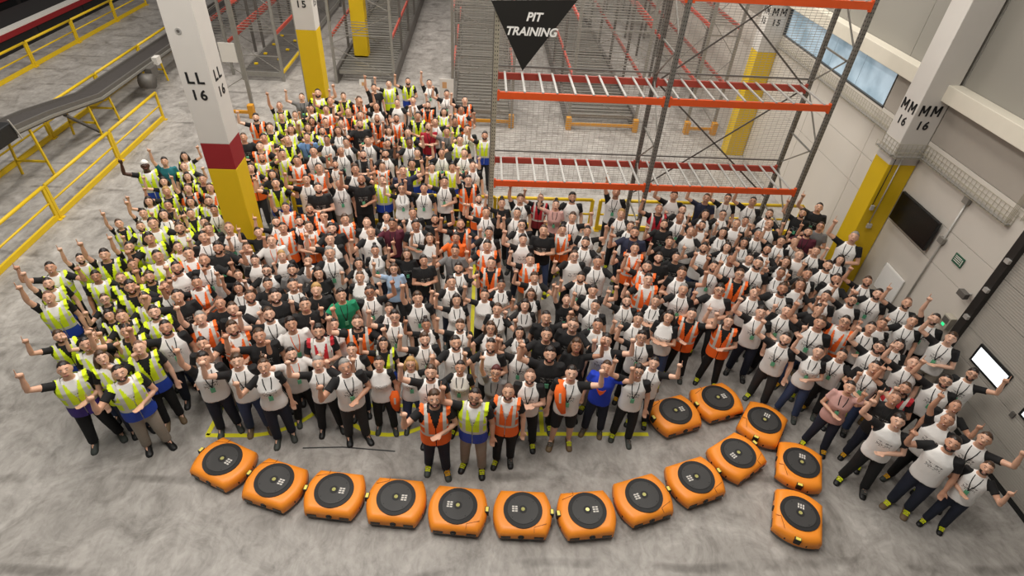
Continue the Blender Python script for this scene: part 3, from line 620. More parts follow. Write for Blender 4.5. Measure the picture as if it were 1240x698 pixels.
def trouser_mesh(pose, short=False, side=1):
    bm = bmesh.new(); stack(bm, [(.80, .162, .112, 0), (.92, .176, .124, 0), (1.0, .166, .118, 0)])
    for s in (-1, 1):
        h, kn, an = leg_pts(pose, s); an = an+Vector((0, 0, -.015))
        tube(bm, [h+Vector((0, 0, .03)), h.lerp(kn, .35), kn]+([] if short else [kn.lerp(an, .4), an]), [.104, .094, .078]+([] if short else [.072, .066]), 12)
    return slots(remesh(bm, 'shorts' if short else 'trousers', .016, 3), 1)
def shoe_mesh():
    bm = bmesh.new()
    L_ = [(.075, .030, .050), (.055, .040, .075), (.0, .042, .085), (-.06, .043, .068), (-.12, .048, .055), (-.165, .042, .045), (-.19, .022, .032)]
    rs = []
    for y, hw, h in L_:
        rs.append([bm.verts.new((hw*c, y, max(0.0, h*s))) for c, s in ((-1, 0), (-1.05, .3), (-.85, .75), (0, 1), (.85, .75), (1.05, .3), (1, 0))])
    for a, b in zip(rs, rs[1:]):
        for i in range(6): bm.faces.new((a[i], b[i], b[i+1], a[i+1]))
        bm.faces.new((a[6], b[6], b[0], a[0]))
    bm.faces.new(rs[0]); bm.faces.new(rs[-1][::-1]); bmesh.ops.recalc_face_normals(bm, faces=bm.faces[:])
    me = bpy.data.meshes.new('shoe'); bm.to_mesh(me); bm.free(); me.shade_smooth(); return slots(me, 1)
def lace_mesh():
    bm = bmesh.new()
    for y, z in ((-.06, .070), (-.085, .065), (-.108, .060)): bar(bm, (-.034, y, z-.004), (.034, y, z-.004), .014, .010, (0, 1, 0))
    for s in (-1, 1): tube(bm, [(0, -.05, .078), (s*.03, -.06, .084), (s*.04, -.075, .07)], .006, 5)
    me = bpy.data.meshes.new('laces'); bm.to_mesh(me); bm.free(); return slots(me, 1)
def head_shell(name, fn, extra=None, tilt=True, seg=28, rng=20):
    bm = bmesh.new(); g = bmesh.ops.create_uvsphere(bm, u_segments=seg, v_segments=rng, radius=1)
    for v in bm.verts:
        d = v.co.normalized(); k = fn(d); v.co = HC+Vector((d.x*HR[0]*k, d.y*HR[1]*k, d.z*HR[2]*k))
    if extra: extra(bm)
    bmesh.ops.transform(bm, matrix=TILT, verts=bm.verts[:])
    me = bpy.data.meshes.new(name); bm.to_mesh(me); bm.free(); me.shade_smooth(); return slots(me, 1)
def cl(x): return max(0, min(1, x))
def hairline(d, lift=0.0):
    f = -d.y; t = (.20+lift+.46*f+.05*math.sin(11*d.x)) if f > 0 else (.20+lift+.66*f)
    return cl((d.z-t)/.22)
def hr_short(d): return .86+(.215+.035*math.sin(17*d.x+3)*math.cos(15*d.y+7*d.z))*hairline(d)
def hr_full(d): return .86+(.275+.06*math.sin(13*d.x+1)*math.cos(12*d.y+d.z*9))*hairline(d, -.05)
def hr_shave(d): return .86+.165*hairline(d, .05)
def hr_beard(d):
    f = -d.y; k = cl((f-.1)/.2)*cl((-.36-d.z)/.12); m = cl((abs(d.z+.56)-.06)/.05) if abs(d.x) < .33 and f > .5 else 1
    return .82+.30*k*m
def browx(bm):
    for s in (-1, 1): tube(bm, [HC+Vector((s*.016, -.101, .030)), HC+Vector((s*.036, -.094, .036)), HC+Vector((s*.054, -.080, .028))], [.0035, .004, .003], 5)
def longx(bm):
    browx(bm)
    I = TILT.inverted()
    def T(*p): return I @ Vector(p)
    tube(bm, [HC+Vector((0, .05, .06)), T(0, .11, 1.60), T(0, .125, 1.48), T(0, .13, 1.36), T(0, .125, 1.27)], [(.07, .05), (.088, .05), (.095, .045), (.085, .035), (.05, .02)], 12)
    for s in (-1, 1): tube(bm, [HC+Vector((s*.06, .01, .05)), HC+Vector((s*.088, .015, -.02)), T(s*.098, .05, 1.50), T(s*.10, .03, 1.40)], [.03, .034, .034, .018], 8)
def bunx(bm):
    browx(bm); ball(bm, HC+Vector((0, .06, .135)), (.042, .042, .038), 10, 8)
def ponyx(bm):
    browx(bm); tube(bm, [HC+Vector((0, .10, .03)), HC+Vector((.02, .15, -.01)), HC+Vector((.03, .15, -.12))], [.03, .035, .012], 8)
HAIR = {'s': head_shell('hair', hr_short, browx), 'S': head_shell('hair', hr_full, browx), 'd': head_shell('hair', hr_shave, browx), 'f': head_shell('hair', hr_full, longx), 'u': head_shell('hair', hr_short, bunx), 'p': head_shell('hair', hr_short, ponyx)}
CAPM = head_shell('cap', lambda d: .9+.26*cl((d.z-.22-.1*(-d.y))/.1))
BEARD = head_shell('beard', hr_beard)
def small(name, fn, ns=1, smooth=True):
    bm = bmesh.new(); fn(bm); bmesh.ops.transform(bm, matrix=TILT, verts=bm.verts[:]); me = bpy.data.meshes.new(name); bm.to_mesh(me); bm.free()
    if smooth: me.shade_smooth()
    return slots(me, ns)
def eyes_fn(bm):
    for s in (-1, 1): ball(bm, HC+Vector((s*.033, -.086, .008)), (.0115, .009, .0055), 8, 6)
def iris_fn(bm):
    for s in (-1, 1): ball(bm, HC+Vector((s*.033, -.0945, .008)), (.0062, .004, .0055), 8, 6)
def mouth_fn(bm):
    tube(bm, [HC+Vector((-.030, -.084, -.064)), HC+Vector((-.014, -.094, -.072)), HC+Vector((.014, -.094, -.072)), HC+Vector((.030, -.084, -.064))], [.003, .009, .009, .003], 6)
def teeth_fn(bm): tube(bm, [HC+Vector((-.020, -.093, -.067)), HC+Vector((0, -.100, -.070)), HC+Vector((.020, -.093, -.067))], [.003, .005, .003], 5)
def glass_fn(bm):
    for s in (-1, 1):
        pts = [HC+Vector((s*.034+.022*math.cos(t*PI/5), -.103+.004*math.cos(t*PI/5)*s*s, .006+.017*math.sin(t*PI/5))) for t in range(11)]; tube(bm, pts, .003, 4)
        tube(bm, [HC+Vector((s*.056, -.100, .010)), HC+Vector((s*.080, -.05, .012)), HC+Vector((s*.082, .01, .008))], .003, 4)
    tube(bm, [HC+Vector((-.012, -.106, .010)), HC+Vector((.012, -.106, .010))], .003, 4)
EYES = small('eyes', eyes_fn); IRIS = small('irises', iris_fn); MOUTH = small('mouth', mouth_fn); TEETH = small('teeth', teeth_fn); GLASS = small('glasses', glass_fn)
def lanyard_mesh(o):
    bm = bmesh.new()
    for s in (-1, 1): tube(bm, [(s*.055, -.058-o, 1.468), (s*.052, -.105-o, 1.40), (s*.036, -.142-o, 1.32), (s*.012, -.158-o, 1.24), (0, -.158-o, 1.19)], [(.007, .0035)]*5, 6)
    me = bpy.data.meshes.new('lanyard'); bm.to_mesh(me); bm.free(); return slots(me, 1)
def badge_mesh(o):
    bm = bmesh.new(); box(bm, -.03, .03, -.168-o, -.160-o, 1.10, 1.19); me = bpy.data.meshes.new('badge'); bm.to_mesh(me); bm.free(); return slots(me, 1)
LANY, BADGE = lanyard_mesh(0), badge_mesh(0); SHOE, LACE = shoe_mesh(), lace_mesh()
CACHE = {}
def rest(me):
    if 'rest' in me.attributes: me.attributes.remove(me.attributes['rest'])
    at_ = me.attributes.new('rest', 'FLOAT_VECTOR', 'POINT'); b = [0.0]*(3*len(me.vertices)); me.vertices.foreach_get('co', b); at_.data.foreach_set('vector', b); return me
def get(kind, *a):
    k = (kind, VX)+a
    if k not in CACHE and a[-1] == -1:
        me = get(kind, *a[:-1], 1).copy(); me.transform(Matrix.Diagonal((-1, 1, 1, 1))); me.flip_normals(); CACHE[k] = rest(me)
    if k not in CACHE: CACHE[k] = {'body': body_mesh, 'tee': tee_mesh, 'vest': vest_mesh, 'trousers': trouser_mesh}[kind](*a); rest(CACHE[k])
    return CACHE[k]
# ------------------------------------------------------------------ clothing and skin materials
def cloth(name, hexc, rough=.85): return mat(name, hexc, rough, 0, .10, 14, .15)
SKIN = [mat('skin_%d' % i, h, .5, 0, .05, 20) for i, h in enumerate(('E0B298', 'D6A68A', 'C9967A', 'B38064', '8C5E46', '4A2E22'))]
HAIRC = {'dark': mat('hair_dark', '231A16', .42, 0, .2, 30), 'brown': mat('hair_brown', '46301F', .42, 0, .2, 30), 'grey': mat('hair_grey', '8A8681', .6, 0, .15, 30), 'blond': mat('hair_blond', 'B08A52', .6, 0, .15, 30), 'red': mat('hair_red', '54201F', .6, 0, .15, 30), 'shave': mat('hair_shaved', '6E5040', .7, 0, .12, 40)}
def printed(name, hexc, ink, sleeve):
    m = bpy.data.materials.new(name); m.use_nodes = True; nt = m.node_tree; N = nt.nodes; L = nt.links; b = N['Principled BSDF']; b.inputs['Roughness'].default_value = .85
    tc = N.new('ShaderNodeAttribute'); tc.attribute_name = 'rest'; sx = N.new('ShaderNodeSeparateXYZ'); L.new(tc.outputs['Vector'], sx.inputs[0])
    def mth(op, a, bb=None):
        n = N.new('ShaderNodeMath'); n.operation = op
        for i, v in enumerate((a, bb)):
            if v is None: continue
            if isinstance(v, (int, float)): n.inputs[i].default_value = v
            else: L.new(v, n.inputs[i])
        return n.outputs[0]
    wv = N.new('ShaderNodeTexWave'); wv.bands_direction = 'Z'; wv.inputs['Scale'].default_value = 6; wv.inputs['Distortion'].default_value = 9; wv.inputs['Detail'].default_value = 2; wv.inputs['Detail Scale'].default_value = 6; L.new(tc.outputs['Vector'], wv.inputs['Vector'])
    k = mth('MULTIPLY', mth('GREATER_THAN', wv.outputs['Fac'], .90), mth('MULTIPLY', mth('LESS_THAN', mth('ABSOLUTE', sx.outputs[0]), .095), mth('MULTIPLY', mth('LESS_THAN', sx.outputs[1], -.05), mth('LESS_THAN', mth('ABSOLUTE', mth('SUBTRACT', sx.outputs[2], 1.235)), .055))))
    no = N.new('ShaderNodeTexNoise'); no.inputs['Scale'].default_value = 9; L.new(tc.outputs['Vector'], no.inputs['Vector'])
    bp = N.new('ShaderNodeBump'); bp.inputs['Strength'].default_value = .35; bp.inputs['Distance'].default_value = .03; L.new(no.outputs['Fac'], bp.inputs['Height']); L.new(bp.outputs[0], b.inputs['Normal'])
    mx = N.new('ShaderNodeMix'); mx.data_type = 'RGBA'; L.new(k, mx.inputs[0]); mx.inputs[6].default_value = rgb(hexc)+(1,); mx.inputs[7].default_value = rgb(ink)+(1,)
    sa = N.new('ShaderNodeAttribute'); sa.attribute_name = 'slv'; m2 = N.new('ShaderNodeMix'); m2.data_type = 'RGBA'; L.new(mth('GREATER_THAN', sa.outputs['Fac'], 0.0), m2.inputs[0]); L.new(mx.outputs[2], m2.inputs[6]); m2.inputs[7].default_value = rgb(sleeve)+(1,); L.new(m2.outputs[2], b.inputs['Base Color']); return m
def vestmat(name, main, hem, band='C9C6BE'):
    m = bpy.data.materials.new(name); m.use_nodes = True; nt = m.node_tree; N = nt.nodes; L = nt.links; b = N['Principled BSDF']; b.inputs['Roughness'].default_value = .7
    tc = N.new('ShaderNodeAttribute'); tc.attribute_name = 'rest'; sx = N.new('ShaderNodeSeparateXYZ'); L.new(tc.outputs['Vector'], sx.inputs[0])
    def mth(op, a, bb=None):
        n = N.new('ShaderNodeMath'); n.operation = op
        for i, v in enumerate((a, bb)):
            if v is None: continue
            if isinstance(v, (int, float)): n.inputs[i].default_value = v
            else: L.new(v, n.inputs[i])
        return n.outputs[0]
    x, z = mth('ABSOLUTE', sx.outputs[0]), sx.outputs[2]
    hb = mth('LESS_THAN', mth('ABSOLUTE', mth('SUBTRACT', z, 1.06)), .026)
    vb = mth('MULTIPLY', mth('LESS_THAN', mth('ABSOLUTE', mth('SUBTRACT', x, .115)), .024), mth('GREATER_THAN', z, 1.06))
    h2 = mth('MULTIPLY', mth('LESS_THAN', mth('ABSOLUTE', mth('SUBTRACT', z, 1.24)), .024), mth('GREATER_THAN', x, .115)) 
    k = mth('MAXIMUM', mth('MAXIMUM', hb, vb), h2)
    a = N.new('ShaderNodeMix'); a.data_type = 'RGBA'; L.new(mth('LESS_THAN', z, 1.03), a.inputs[0]); a.inputs[6].default_value = rgb(main)+(1,); a.inputs[7].default_value = rgb(hem)+(1,)
    c = N.new('ShaderNodeMix'); c.data_type = 'RGBA'; L.new(k, c.inputs[0]); L.new(a.outputs[2], c.inputs[6]); c.inputs[7].default_value = rgb(band)+(1,)
    no = N.new('ShaderNodeTexNoise'); no.inputs['Scale'].default_value = 8; L.new(tc.outputs['Vector'], no.inputs['Vector'])
    bp = N.new('ShaderNodeBump'); bp.inputs['Strength'].default_value = .35; bp.inputs['Distance'].default_value = .03; L.new(no.outputs['Fac'], bp.inputs['Height']); L.new(bp.outputs[0], b.inputs['Normal'])
    L.new(c.outputs[2], b.inputs['Base Color']); return m
TW = printed('tee_white', 'ECE9E5', '4A4644', '151415'); TK = printed('tee_black', '141314', '9A9894', '141314'); TJ = printed('tee_jacket', 'DAD6D2', 'DAD6D2', '2A2726'); BLKC = cloth('cloth_black', '151415')
TEE = {'s': cloth('tee_grey', '6F6D6C'), 'n': cloth('tee_navy', '23273D'), 'm': cloth('tee_maroon', '54182A'), 'M': cloth('tee_red', 'A3162B'), 'g': cloth('tee_green', '16815A'), 'b': cloth('tee_blue', '5E7FA8'), 'F': cloth('tee_royal', '1F3FC0'), 't': cloth('tee_teal', '1E6B73'), 'i': cloth('tee_pink', 'C79A92'), 'q': cloth('tee_pale_blue', '9DB3CC'), 'c': cloth('tee_plain_white', 'D6D2CE'), 'O': cloth('tee_orange', 'E5641B'), 'J': cloth('jacket_dark', '2A2726')}
VM = {'y': vestmat('vest_yellow', 'D8EE1A', 'D8EE1A'), 'Y': vestmat('vest_yellow_blue', 'D8EE1A', '1B3FA5'), 'P': vestmat('vest_yellow_purple', 'D8EE1A', '3A1F7A'), 'o': vestmat('vest_orange', 'F56A1E', 'F56A1E'), 'r': vestmat('vest_red', 'B8202C', '7A1A20'), 'K': vestmat('vest_black', '1C1C1E', '1C1C1E', '8A8A88')}
TRO = [cloth('trousers_black', '131315'), cloth('trousers_navy', '1C2233'), cloth('trousers_charcoal', '2B2B2C'), cloth('trousers_jeans', '39486A'), cloth('trousers_stone', '9A9083'), cloth('trousers_khaki', '7C6633'), cloth('trousers_wine', '35161B')]
SHO = [cloth('shoe_black', '121212', .5), cloth('shoe_grey', '3A3F3A', .6), cloth('shoe_tan', '6E5A40', .6)]; LAC = [cloth('lace_yellow', 'D8E01C'), cloth('lace_grey', '5A5A56'), cloth('lace_gold', 'E0A818')]
EYEW = mat('eye_white', 'D8D2CC', .3, 0, 0); EYED = mat('eye_dark', '1A120E', .2, 0, 0); LIP = mat('lip', '7A3B34', .5, 0, 0); TEE_TH = mat('teeth', 'E6E0D6', .3, 0, 0); LANB = cloth('lanyard_black', '1A1A1A'); LANO = cloth('lanyard_orange', 'D9601E'); BADG = mat('badge_green', '5FAE86', .4, 0, .05); CAPW = cloth('cap_white', 'E4E2DE')
def inst(name, me, parent, *ms):
    o = bpy.data.objects.new(name, me); COL.objects.link(o); o.parent = parent
    for s, m in zip(o.material_slots, ms): s.link = 'OBJECT'; s.material = m
    return o
CROWD = """1188,566,wsr 1157,543,wsxl 1189,534,wsR 1147,512,wdA 1086,512,wsL 1155,495,wdr 1083,486,kdl 526,484,osxl 575,484,YsexL 616,477,odxl 1091,472,rsxL 1028,472,ifR 1141,463,wsexL 642,459,wdxN 1176,456,wsexR 600,454,sReA 517,453,wsxL 768,451,wseL 148,451,Ysxl 739,449,FsR 684,449,wsR 557,448,wfl 1057,447,wsr 488,445,wleR 423,444,whl 1108,444,wdL 387,443,whB 790,443,wsR 94,443,PsL 322,442,wul 469,441,wfL 288,440,wsL 120,436,yfr 253,436,wsA 1020,434,wsr 354,432,csB 669,430,ksL 992,429,wfL 637,427,wsL 427,426,wsl 158,425,Ydl 1063,423,wsexL 600,422,wsxl 467,419,YfL 690,419,kfR 552,418,wsxl 1083,418,wfN 113,417,yfr 255,416,wsr 733,415,wsR 514,414,wsL 950,413,wsL 1150,412,wsL 777,411,wseL 80,409,YsxB 307,409,ksL 661,408,ksl 630,406,wfl 126,405,yfL 406,400,wfL 379,400,rsxN 598,400,wfel 1052,399,wfl 1073,397,wfl 557,397,wsxL 722,396,wsl 157,396,ysL 282,396,osl 516,396,wuL 193,396,wsxL 994,394,wsL 1026,394,oseL 428,394,osB 882,392,osL 347,392,csl 690,392,kser 691,391,ksl 1101,390,wsl 1131,389,wsA 773,389,wsl 131,388,yfl 247,387,ohA 473,387,wseL 659,387,ksR 808,386,wfN 837,383,osR 160,382,yfl 922,381,wsL 472,380,wsl 339,380,wsxL 187,379,ysl 992,378,ksl 950,378,wsr 600,377,wfr 287,375,wsr 642,373,Jfl 715,372,wsL 371,371,ksr 687,370,kdA 1094,368,wdxL 793,367,wfN 169,367,yfl 278,367,kdl 759,367,wsxL 138,367,yfel 1031,366,wseL 553,366,wfL 208,364,ksL 506,364,wsA 60,363,YdA 326,363,ksxr 307,361,wsr 642,361,wfel 1066,360,wsxl 415,360,gsl 591,360,wuL 989,357,wsl 443,357,wseR 915,357,wsr 377,355,kll 871,354,wsel 716,354,wsR 949,353,wsl 827,353,whl 291,351,wfA 199,351,wdeL 349,349,wsl 604,349,wfl 166,348,ysxr 969,347,wfr 323,347,ksl 60,346,YsxA 234,346,ofL 547,344,wsl 1050,343,wsxL 785,341,osl 1011,340,wsr 707,339,wsl 647,339,wsB 153,338,ydxr 437,338,wfr 299,337,wfL 185,337,ysr 124,335,ysr 896,335,oseL 385,334,kfl 946,333,wfl 975,333,wfl 825,333,wsR 352,330,ssxr 329,329,wsel 477,328,qfeL 555,327,wsxr 214,327,wsr 785,326,osL 65,326,ysB 161,325,ysr 864,325,wsxL 1002,324,wsl 305,322,wsr 922,322,wsL 372,322,wfl 437,321,wfl 595,321,osl 236,319,wdxr 716,318,wsr 948,318,wfl 513,318,ksN 97,317,PsA 1015,316,wfL 885,316,wsl 642,316,osL 906,315,wfr 333,314,wll 795,314,ksl 702,313,wsel 815,313,ksl 195,312,ysl 128,311,ysA 223,311,osl 391,310,whl 493,310,kfL 962,309,wdl 451,306,wuR 551,306,ssl 987,306,wsL 772,304,osl 927,304,wsxr 258,304,ksr 308,304,wsl 882,302,wfl 852,302,wsxl 164,302,ysA 217,301,yfl 590,300,osl 708,296,wsxr 901,296,wfl 811,295,ksl 946,294,wsL 959,294,wsr 328,294,cdl 400,292,wsL 634,292,wsL 520,291,wfL 187,290,ysl 244,290,wsr 552,290,Osl 1033,289,whL 922,287,whl 592,284,wsl 768,284,nsl 877,284,wfl 449,283,wdl 978,283,msxl 316,283,kfL 711,282,wsR 836,282,wdr 656,281,ksN 395,280,ksl 681,280,osL 249,280,wsl 269,280,wdl 339,279,osl 217,279,ysxr 379,276,osr 763,276,wfl 992,276,ssel 853,276,wsxl 633,275,wsel 177,275,ysl 501,275,wsr 894,274,wdl 558,274,odxB 804,274,ksl 227,274,ysl 479,273,msl 355,272,wsl 441,272,wdr 928,272,wdl 332,272,wsL 154,272,yfA 244,272,yul 903,270,wfl 196,269,ysr 413,268,osL 526,268,ksxR 828,266,wdr 467,265,wsr 693,265,wsR 396,264,osr 228,263,yfl 874,262,wsel 856,262,wfl 752,261,wlr 931,261,wsr 203,261,wfr 275,261,wsR 625,260,wsl 500,260,wsl 180,259,yfA 589,259,wsB 965,258,ksxL 371,256,osxN 827,256,wsl 798,255,rdL 349,253,osA 991,253,ksL 673,250,iuL 214,250,yfl 231,250,yfl 606,248,kuL 243,248,YsR 911,246,wsL 191,244,yfL 630,243,wsA 582,243,osxl 654,242,rdxL 855,242,nsL 881,242,wseL 693,241,wsl 816,239,wsL 207,237,ylL 746,235,wsA 225,231,osA 247,231,ofr 385,230,ksxN 488,230,wfeL 512,230,wsL 334,224,YsB 413,224,whA 538,222,wsL 204,221,yfL 236,221,ysr 567,220,osA 464,220,YsR 374,219,wsL 437,219,kdxL 227,217,yfr 330,213,kfl 521,208,Ysl 487,206,nsR 304,205,ofr 432,204,wsr 546,204,Ysr 221,204,ydr 463,203,osl 572,203,wdl 387,202,osN 178,202,YcL 406,201,wsl 503,200,Ysr 203,197,tsA 360,196,osN 318,193,ydxR 221,192,yfR 440,189,KsxN 342,188,ysr 467,188,wsxl 505,187,ksR 535,187,wsl 562,187,wsr 379,185,wsr 413,184,whl 315,179,osr 469,175,kfr 419,174,wsr 496,174,wsl 446,172,wsr 349,171,ydl 396,171,wsl 557,171,Ysl 318,169,ysr 371,168,bsl 297,168,ksr 587,166,YsxL 494,162,ysr 541,161,ssL 392,160,ysl 408,160,wfl 471,160,ofl 355,158,yfr 566,158,wsl 327,156,ysr 371,156,yfr 519,155,MdxN 436,152,ksl 411,151,ofr 379,149,ofl 395,149,osr 527,149,wsR 551,148,yfr 456,145,odxr 480,145,osxl 310,144,osL 342,143,yfr 506,142,Ysr 356,141,ysR 437,141,ysr 538,137,yfr 422,137,odL 395,134,osR 558,134,osr 377,133,yfl 456,131,wdL 339,130,ydA 518,129,osl 482,126,wsr 400,124,ydL 435,123,osR 563,123,osL 499,123,wsR 366,119,ssL 416,118,ysB 541,115,wsL 385,113,ysR 453,108,ksA 471,103,ysL 520,102,wsA 494,100,YsL"""
PP = []
for e in CROWD.split():
    x, y, c = e.split(','); PP.append((float(x), float(y), c))
rnd = random.Random(11)
S0 = [rnd.gauss(.95, .02)-(.035 if ('f' in c[1:] or 'u' in c[1:]) else 0) for _, _, c in PP]
for i, e in enumerate(PP):
    if e[2] == 'YsexL': S0[i] = 1.03   # stands a step in front of his neighbours
def head_at(i, s): return pix(PP[i][0], PP[i][1], 1.60*s)
POS = [head_at(i, s).to_2d() for i, s in enumerate(S0)]; SS = S0[:]
OB = [(-4.81, 10.32, .72), (-4.78, 17.2, .66), (8.3, 10.26, .62), (3.73, 11.15, .3), (.31, 11.15, .3), (7.15, 11.15, .3), (.31, 12.25, .3), (3.73, 12.25, .3), (7.15, 12.25, .3)]
OB += [(x, y, .62) for x, y, _ in RB]
DM = .50
PAIR = [(i, j) for i in range(len(POS)) for j in range(i+1, len(POS)) if abs(POS[i].y-POS[j].y) < 1.1 and abs(POS[i].x-POS[j].x) < 1.1]
SEG = [(head_at(i, .87).to_2d(), head_at(i, 1.04).to_2d()) for i in range(len(POS))]
for it in range(90):
    D = [Vector((0, 0)) for _ in POS]
    for i, j in PAIR:
        d = POS[j]-POS[i]; l = d.length
        if l < DM:
            if l < 1e-3: d = Vector((.01, .003)); l = d.length
            k = d*((DM-l)/l*.33); D[i] -= k; D[j] += k
    for i in range(len(POS)):
        for ox, oy, rr in OB:
            d = POS[i]-Vector((ox, oy))
            if 1e-4 < d.length < rr: D[i] += d*((rr-d.length)/d.length*.8)
        if abs(POS[i].y-12.42) < .34 and POS[i].x > -4.6: D[i].y += math.copysign(.06, POS[i].y-12.42)
        p = POS[i]+D[i]; a, b = SEG[i]; t = cl((p-a).dot(b-a)/(b-a).length_squared); t += ((S0[i]-.87)/.17-t)*(.12 if PP[i][1] > 425 else .03); q = a.lerp(b, t)
        SS[i] = .87+.17*t; e = p-q
        if e.length > .17: p = q+e*(.17/e.length)
        p = p.lerp(q, .05); p.x = min(p.x, 8.24); POS[i] = p
for i in range(len(POS)):
    for ox, oy, rr in OB[:3]+OB[-len(RB):]:
        d = POS[i]-Vector((ox, oy))
        if d.length < rr: POS[i] = Vector((ox, oy))+d*(rr/d.length)
WORD = {'w': 'white black-sleeved tee', 'y': 'yellow hi-vis vest', 'Y': 'yellow vest with blue hem', 'P': 'yellow vest with purple hem', 'o': 'orange hi-vis vest', 'r': 'red vest with silver stripes', 'K': 'black vest', 'k': 'black tee', 's': 'grey tee', 'n': 'navy tee', 'm': 'maroon tee', 'M': 'bright red polo', 'g': 'green tee', 'b': 'blue shirt', 'F': 'royal blue tee with orange fox', 't': 'teal top', 'i': 'pale pink top', 'q': 'pale blue shirt', 'c': 'plain white tee', 'O': 'orange tee', 'J': 'dark jacket'}
HAND = {'A': 'arm straight up', 'L': 'finger raised beside head', 'l': 'finger raised before face', 'K': 'finger up, other hand at belly', 'j': 'finger at face, other hand at belly', 'B': 'both hands raised', 'N': 'arms folded'}
def where(x, y):
    if y > 12.42: return 'behind the crossing barrier'
    if y > 11.9 and x > .3 or y > 10.9 and x > .2: return 'under the pallet rack'
    if y < 6.75 and x < 3.3 and x > -4.4: return 'facing the robot row'
    if x > 6.6 and y < 8: return 'by the dock door'
    if x > 6.6: return 'by the panelled wall'
    if x < -3.9 and y < 8.0: return 'at the open corner'
    if x < -3.6: return 'near column LL 16'
    if abs(x) < 1.1 and y < 10.8: return 'on the yellow lane lines'
    if x > 3.3: return 'between robots and rack'
    return 'in mid crowd'
order = sorted(range(len(PP)), key=lambda i: POS[i].length-(6 if POS[i].x > -.3 else 0))
NIND = 300
FOXM = mat('fox_orange', 'F0641C', .6, 0, 0); SHIRTB = mat('shirt_dark', '1B1A1B', .85, 0, .1)
def build_person(i, rank):
    x, y, c = PP[i]; p = POS[i]; R_ = random.Random(int(x*131+y*17)); feat = c[1:]
    cw = c[0]; arm = [k for k in feat if k in 'ALlRrBN'][-1]; fem = any(k in feat for k in 'fuR') and arm != feat[0] and feat[0] in 'fuRl' or feat[0] in 'fu'
    sex = 'f' if fem else 'm'
    side = 1 if arm in 'ALlBN' else -1
    pose = {'A': 'A', 'L': 'L', 'R': 'L', 'l': 'l', 'r': 'l', 'B': 'B', 'N': 'N'}[arm]
    if pose == 'L' and R_.random() < .3: pose = 'K'
    if pose == 'l' and R_.random() < .35: pose = 'j'
    # side 1 = the arm at -x (the person's right) is the raised one
    root = empty('person', (p.x, p.y, 0)); s = SS[i]; wd = s*R_.uniform(.98, 1.12 if sex == 'm' else 1.06); root.scale = (wd, wd, s)
    root.rotation_euler = (0, 0, -math.atan2(p.x, p.y)*.9+R_.uniform(-.14, .14))
    hk = feat[0]
    sk = SKIN[5] if hk == 'c' else SKIN[min(4, int(abs(R_.gauss(0, 1.25))+.6))] 
    hc = HAIRC[{'h': 'grey', 'l': 'blond', 'R': 'red', 'd': 'shave'}.get(hk, 'brown' if R_.random() < .3 else 'dark')]
    hm = {'s': 's' if R_.random() < .65 else 'S', 'd': 'd', 'f': 'f' if R_.random() < .6 else 'p', 'u': 'u', 'h': 's', 'l': 'f' if sex == 'f' else 'S', 'R': 'S', 'c': 's'}[hk]
    inst('body', get('body', sex, pose, side), root, sk)
    inst('hair', HAIR[hm], root, hc)
    if hk == 'c': inst('cap', CAPM, root, CAPW)
    ey = inst('eyes', EYES, root, EYEW); inst('irises', IRIS, ey, EYED); mo_ = inst('mouth', MOUTH, root, LIP)
    if R_.random() < .6: inst('teeth', TEETH, mo_, TEE_TH)
    if 'x' in feat or (sex == 'm' and hk == 's' and R_.random() < .25): inst('beard', BEARD, root, HAIRC['dark'] if hk != 'h' else hc)
    gl = 'e' in feat
    if gl: inst('glasses', GLASS, root, BLK)
    vest = cw in VM
    if cw == 'w': tm = (TW,)
    elif cw == 'k': tm = (TK,)
    elif cw == 'J': tm = (TJ,)
    elif vest: tm = (TW,) if R_.random() < .55 else (BLKC,)
    else: tm = (TEE[cw],)
    inst('t_shirt', get('tee', sex, pose, side), root, *tm)
    if vest: inst('vest', get('vest', sex, pose, side), root, VM[cw])
    if cw == 'F':
        bm = bmesh.new(); P_ = [(-.07, .06), (-.02, .02), (.03, .02), (.085, .07), (.05, -.03), (.01, -.09), (-.03, -.04)]
        a = [bm.verts.new((u, -.150, 1.22+v)) for u, v in P_]; b = [bm.verts.new((u, -.144, 1.22+v)) for u, v in P_]; bm.faces.new(a); bm.faces.new(b[::-1])
        for q in range(7): bm.faces.new((a[q], b[q], b[(q+1) % 7], a[(q+1) % 7]))
        fin(bm, 'fox_emblem', root, FOXM)
    shorts = (cw == 'w' and abs(x-684) < 4 and abs(y-449) < 4)
    tr = TRO[R_.choices(range(7), (9, 4, 3, 2.2, 1.2, .5, .4))[0]]
    inst('shorts' if shorts else 'trousers', get('trousers', pose, shorts, side), root, TRO[0] if shorts else tr)
    si = R_.choices((0, 1, 2), (6, 3, 1))[0]
    for sd in (-1, 1):
        h, kn, an = leg_pts(pose, sd*side); sh = inst('shoe', SHOE, root, SHO[si]); sh.location = (an.x*side, an.y-.02, 0); sh.rotation_euler = (0, 0, sd*.18)
        if rank < 130: inst('laces', LACE, sh, LAC[0 if R_.random() < .5 else R_.choice((1, 1, 2))])
    if cw in 'wkcgsnmiMbJ' and R_.random() < .85:
        ln = inst('lanyard', LANY, root, LANO if cw == 'c' else LANB); inst('badge', BADGE, ln, BADG)
    ext = ' and glasses' if gl else ' and white cap' if hk == 'c' else ' and black shorts' if shorts else ''
    sdw = '' if pose in 'BN' else ('right ' if side == 1 else 'left ')
    INFO[i] = (WORD[cw]+ext, sdw+HAND[pose], sdw+HAND[pose].split(',')[0], where(p.x, p.y), WORD[cw])
    tag(root, None, 'person', 'people gathered for the group photograph'); ROOT[i] = root; return root
INFO, ROOT = {}, {}
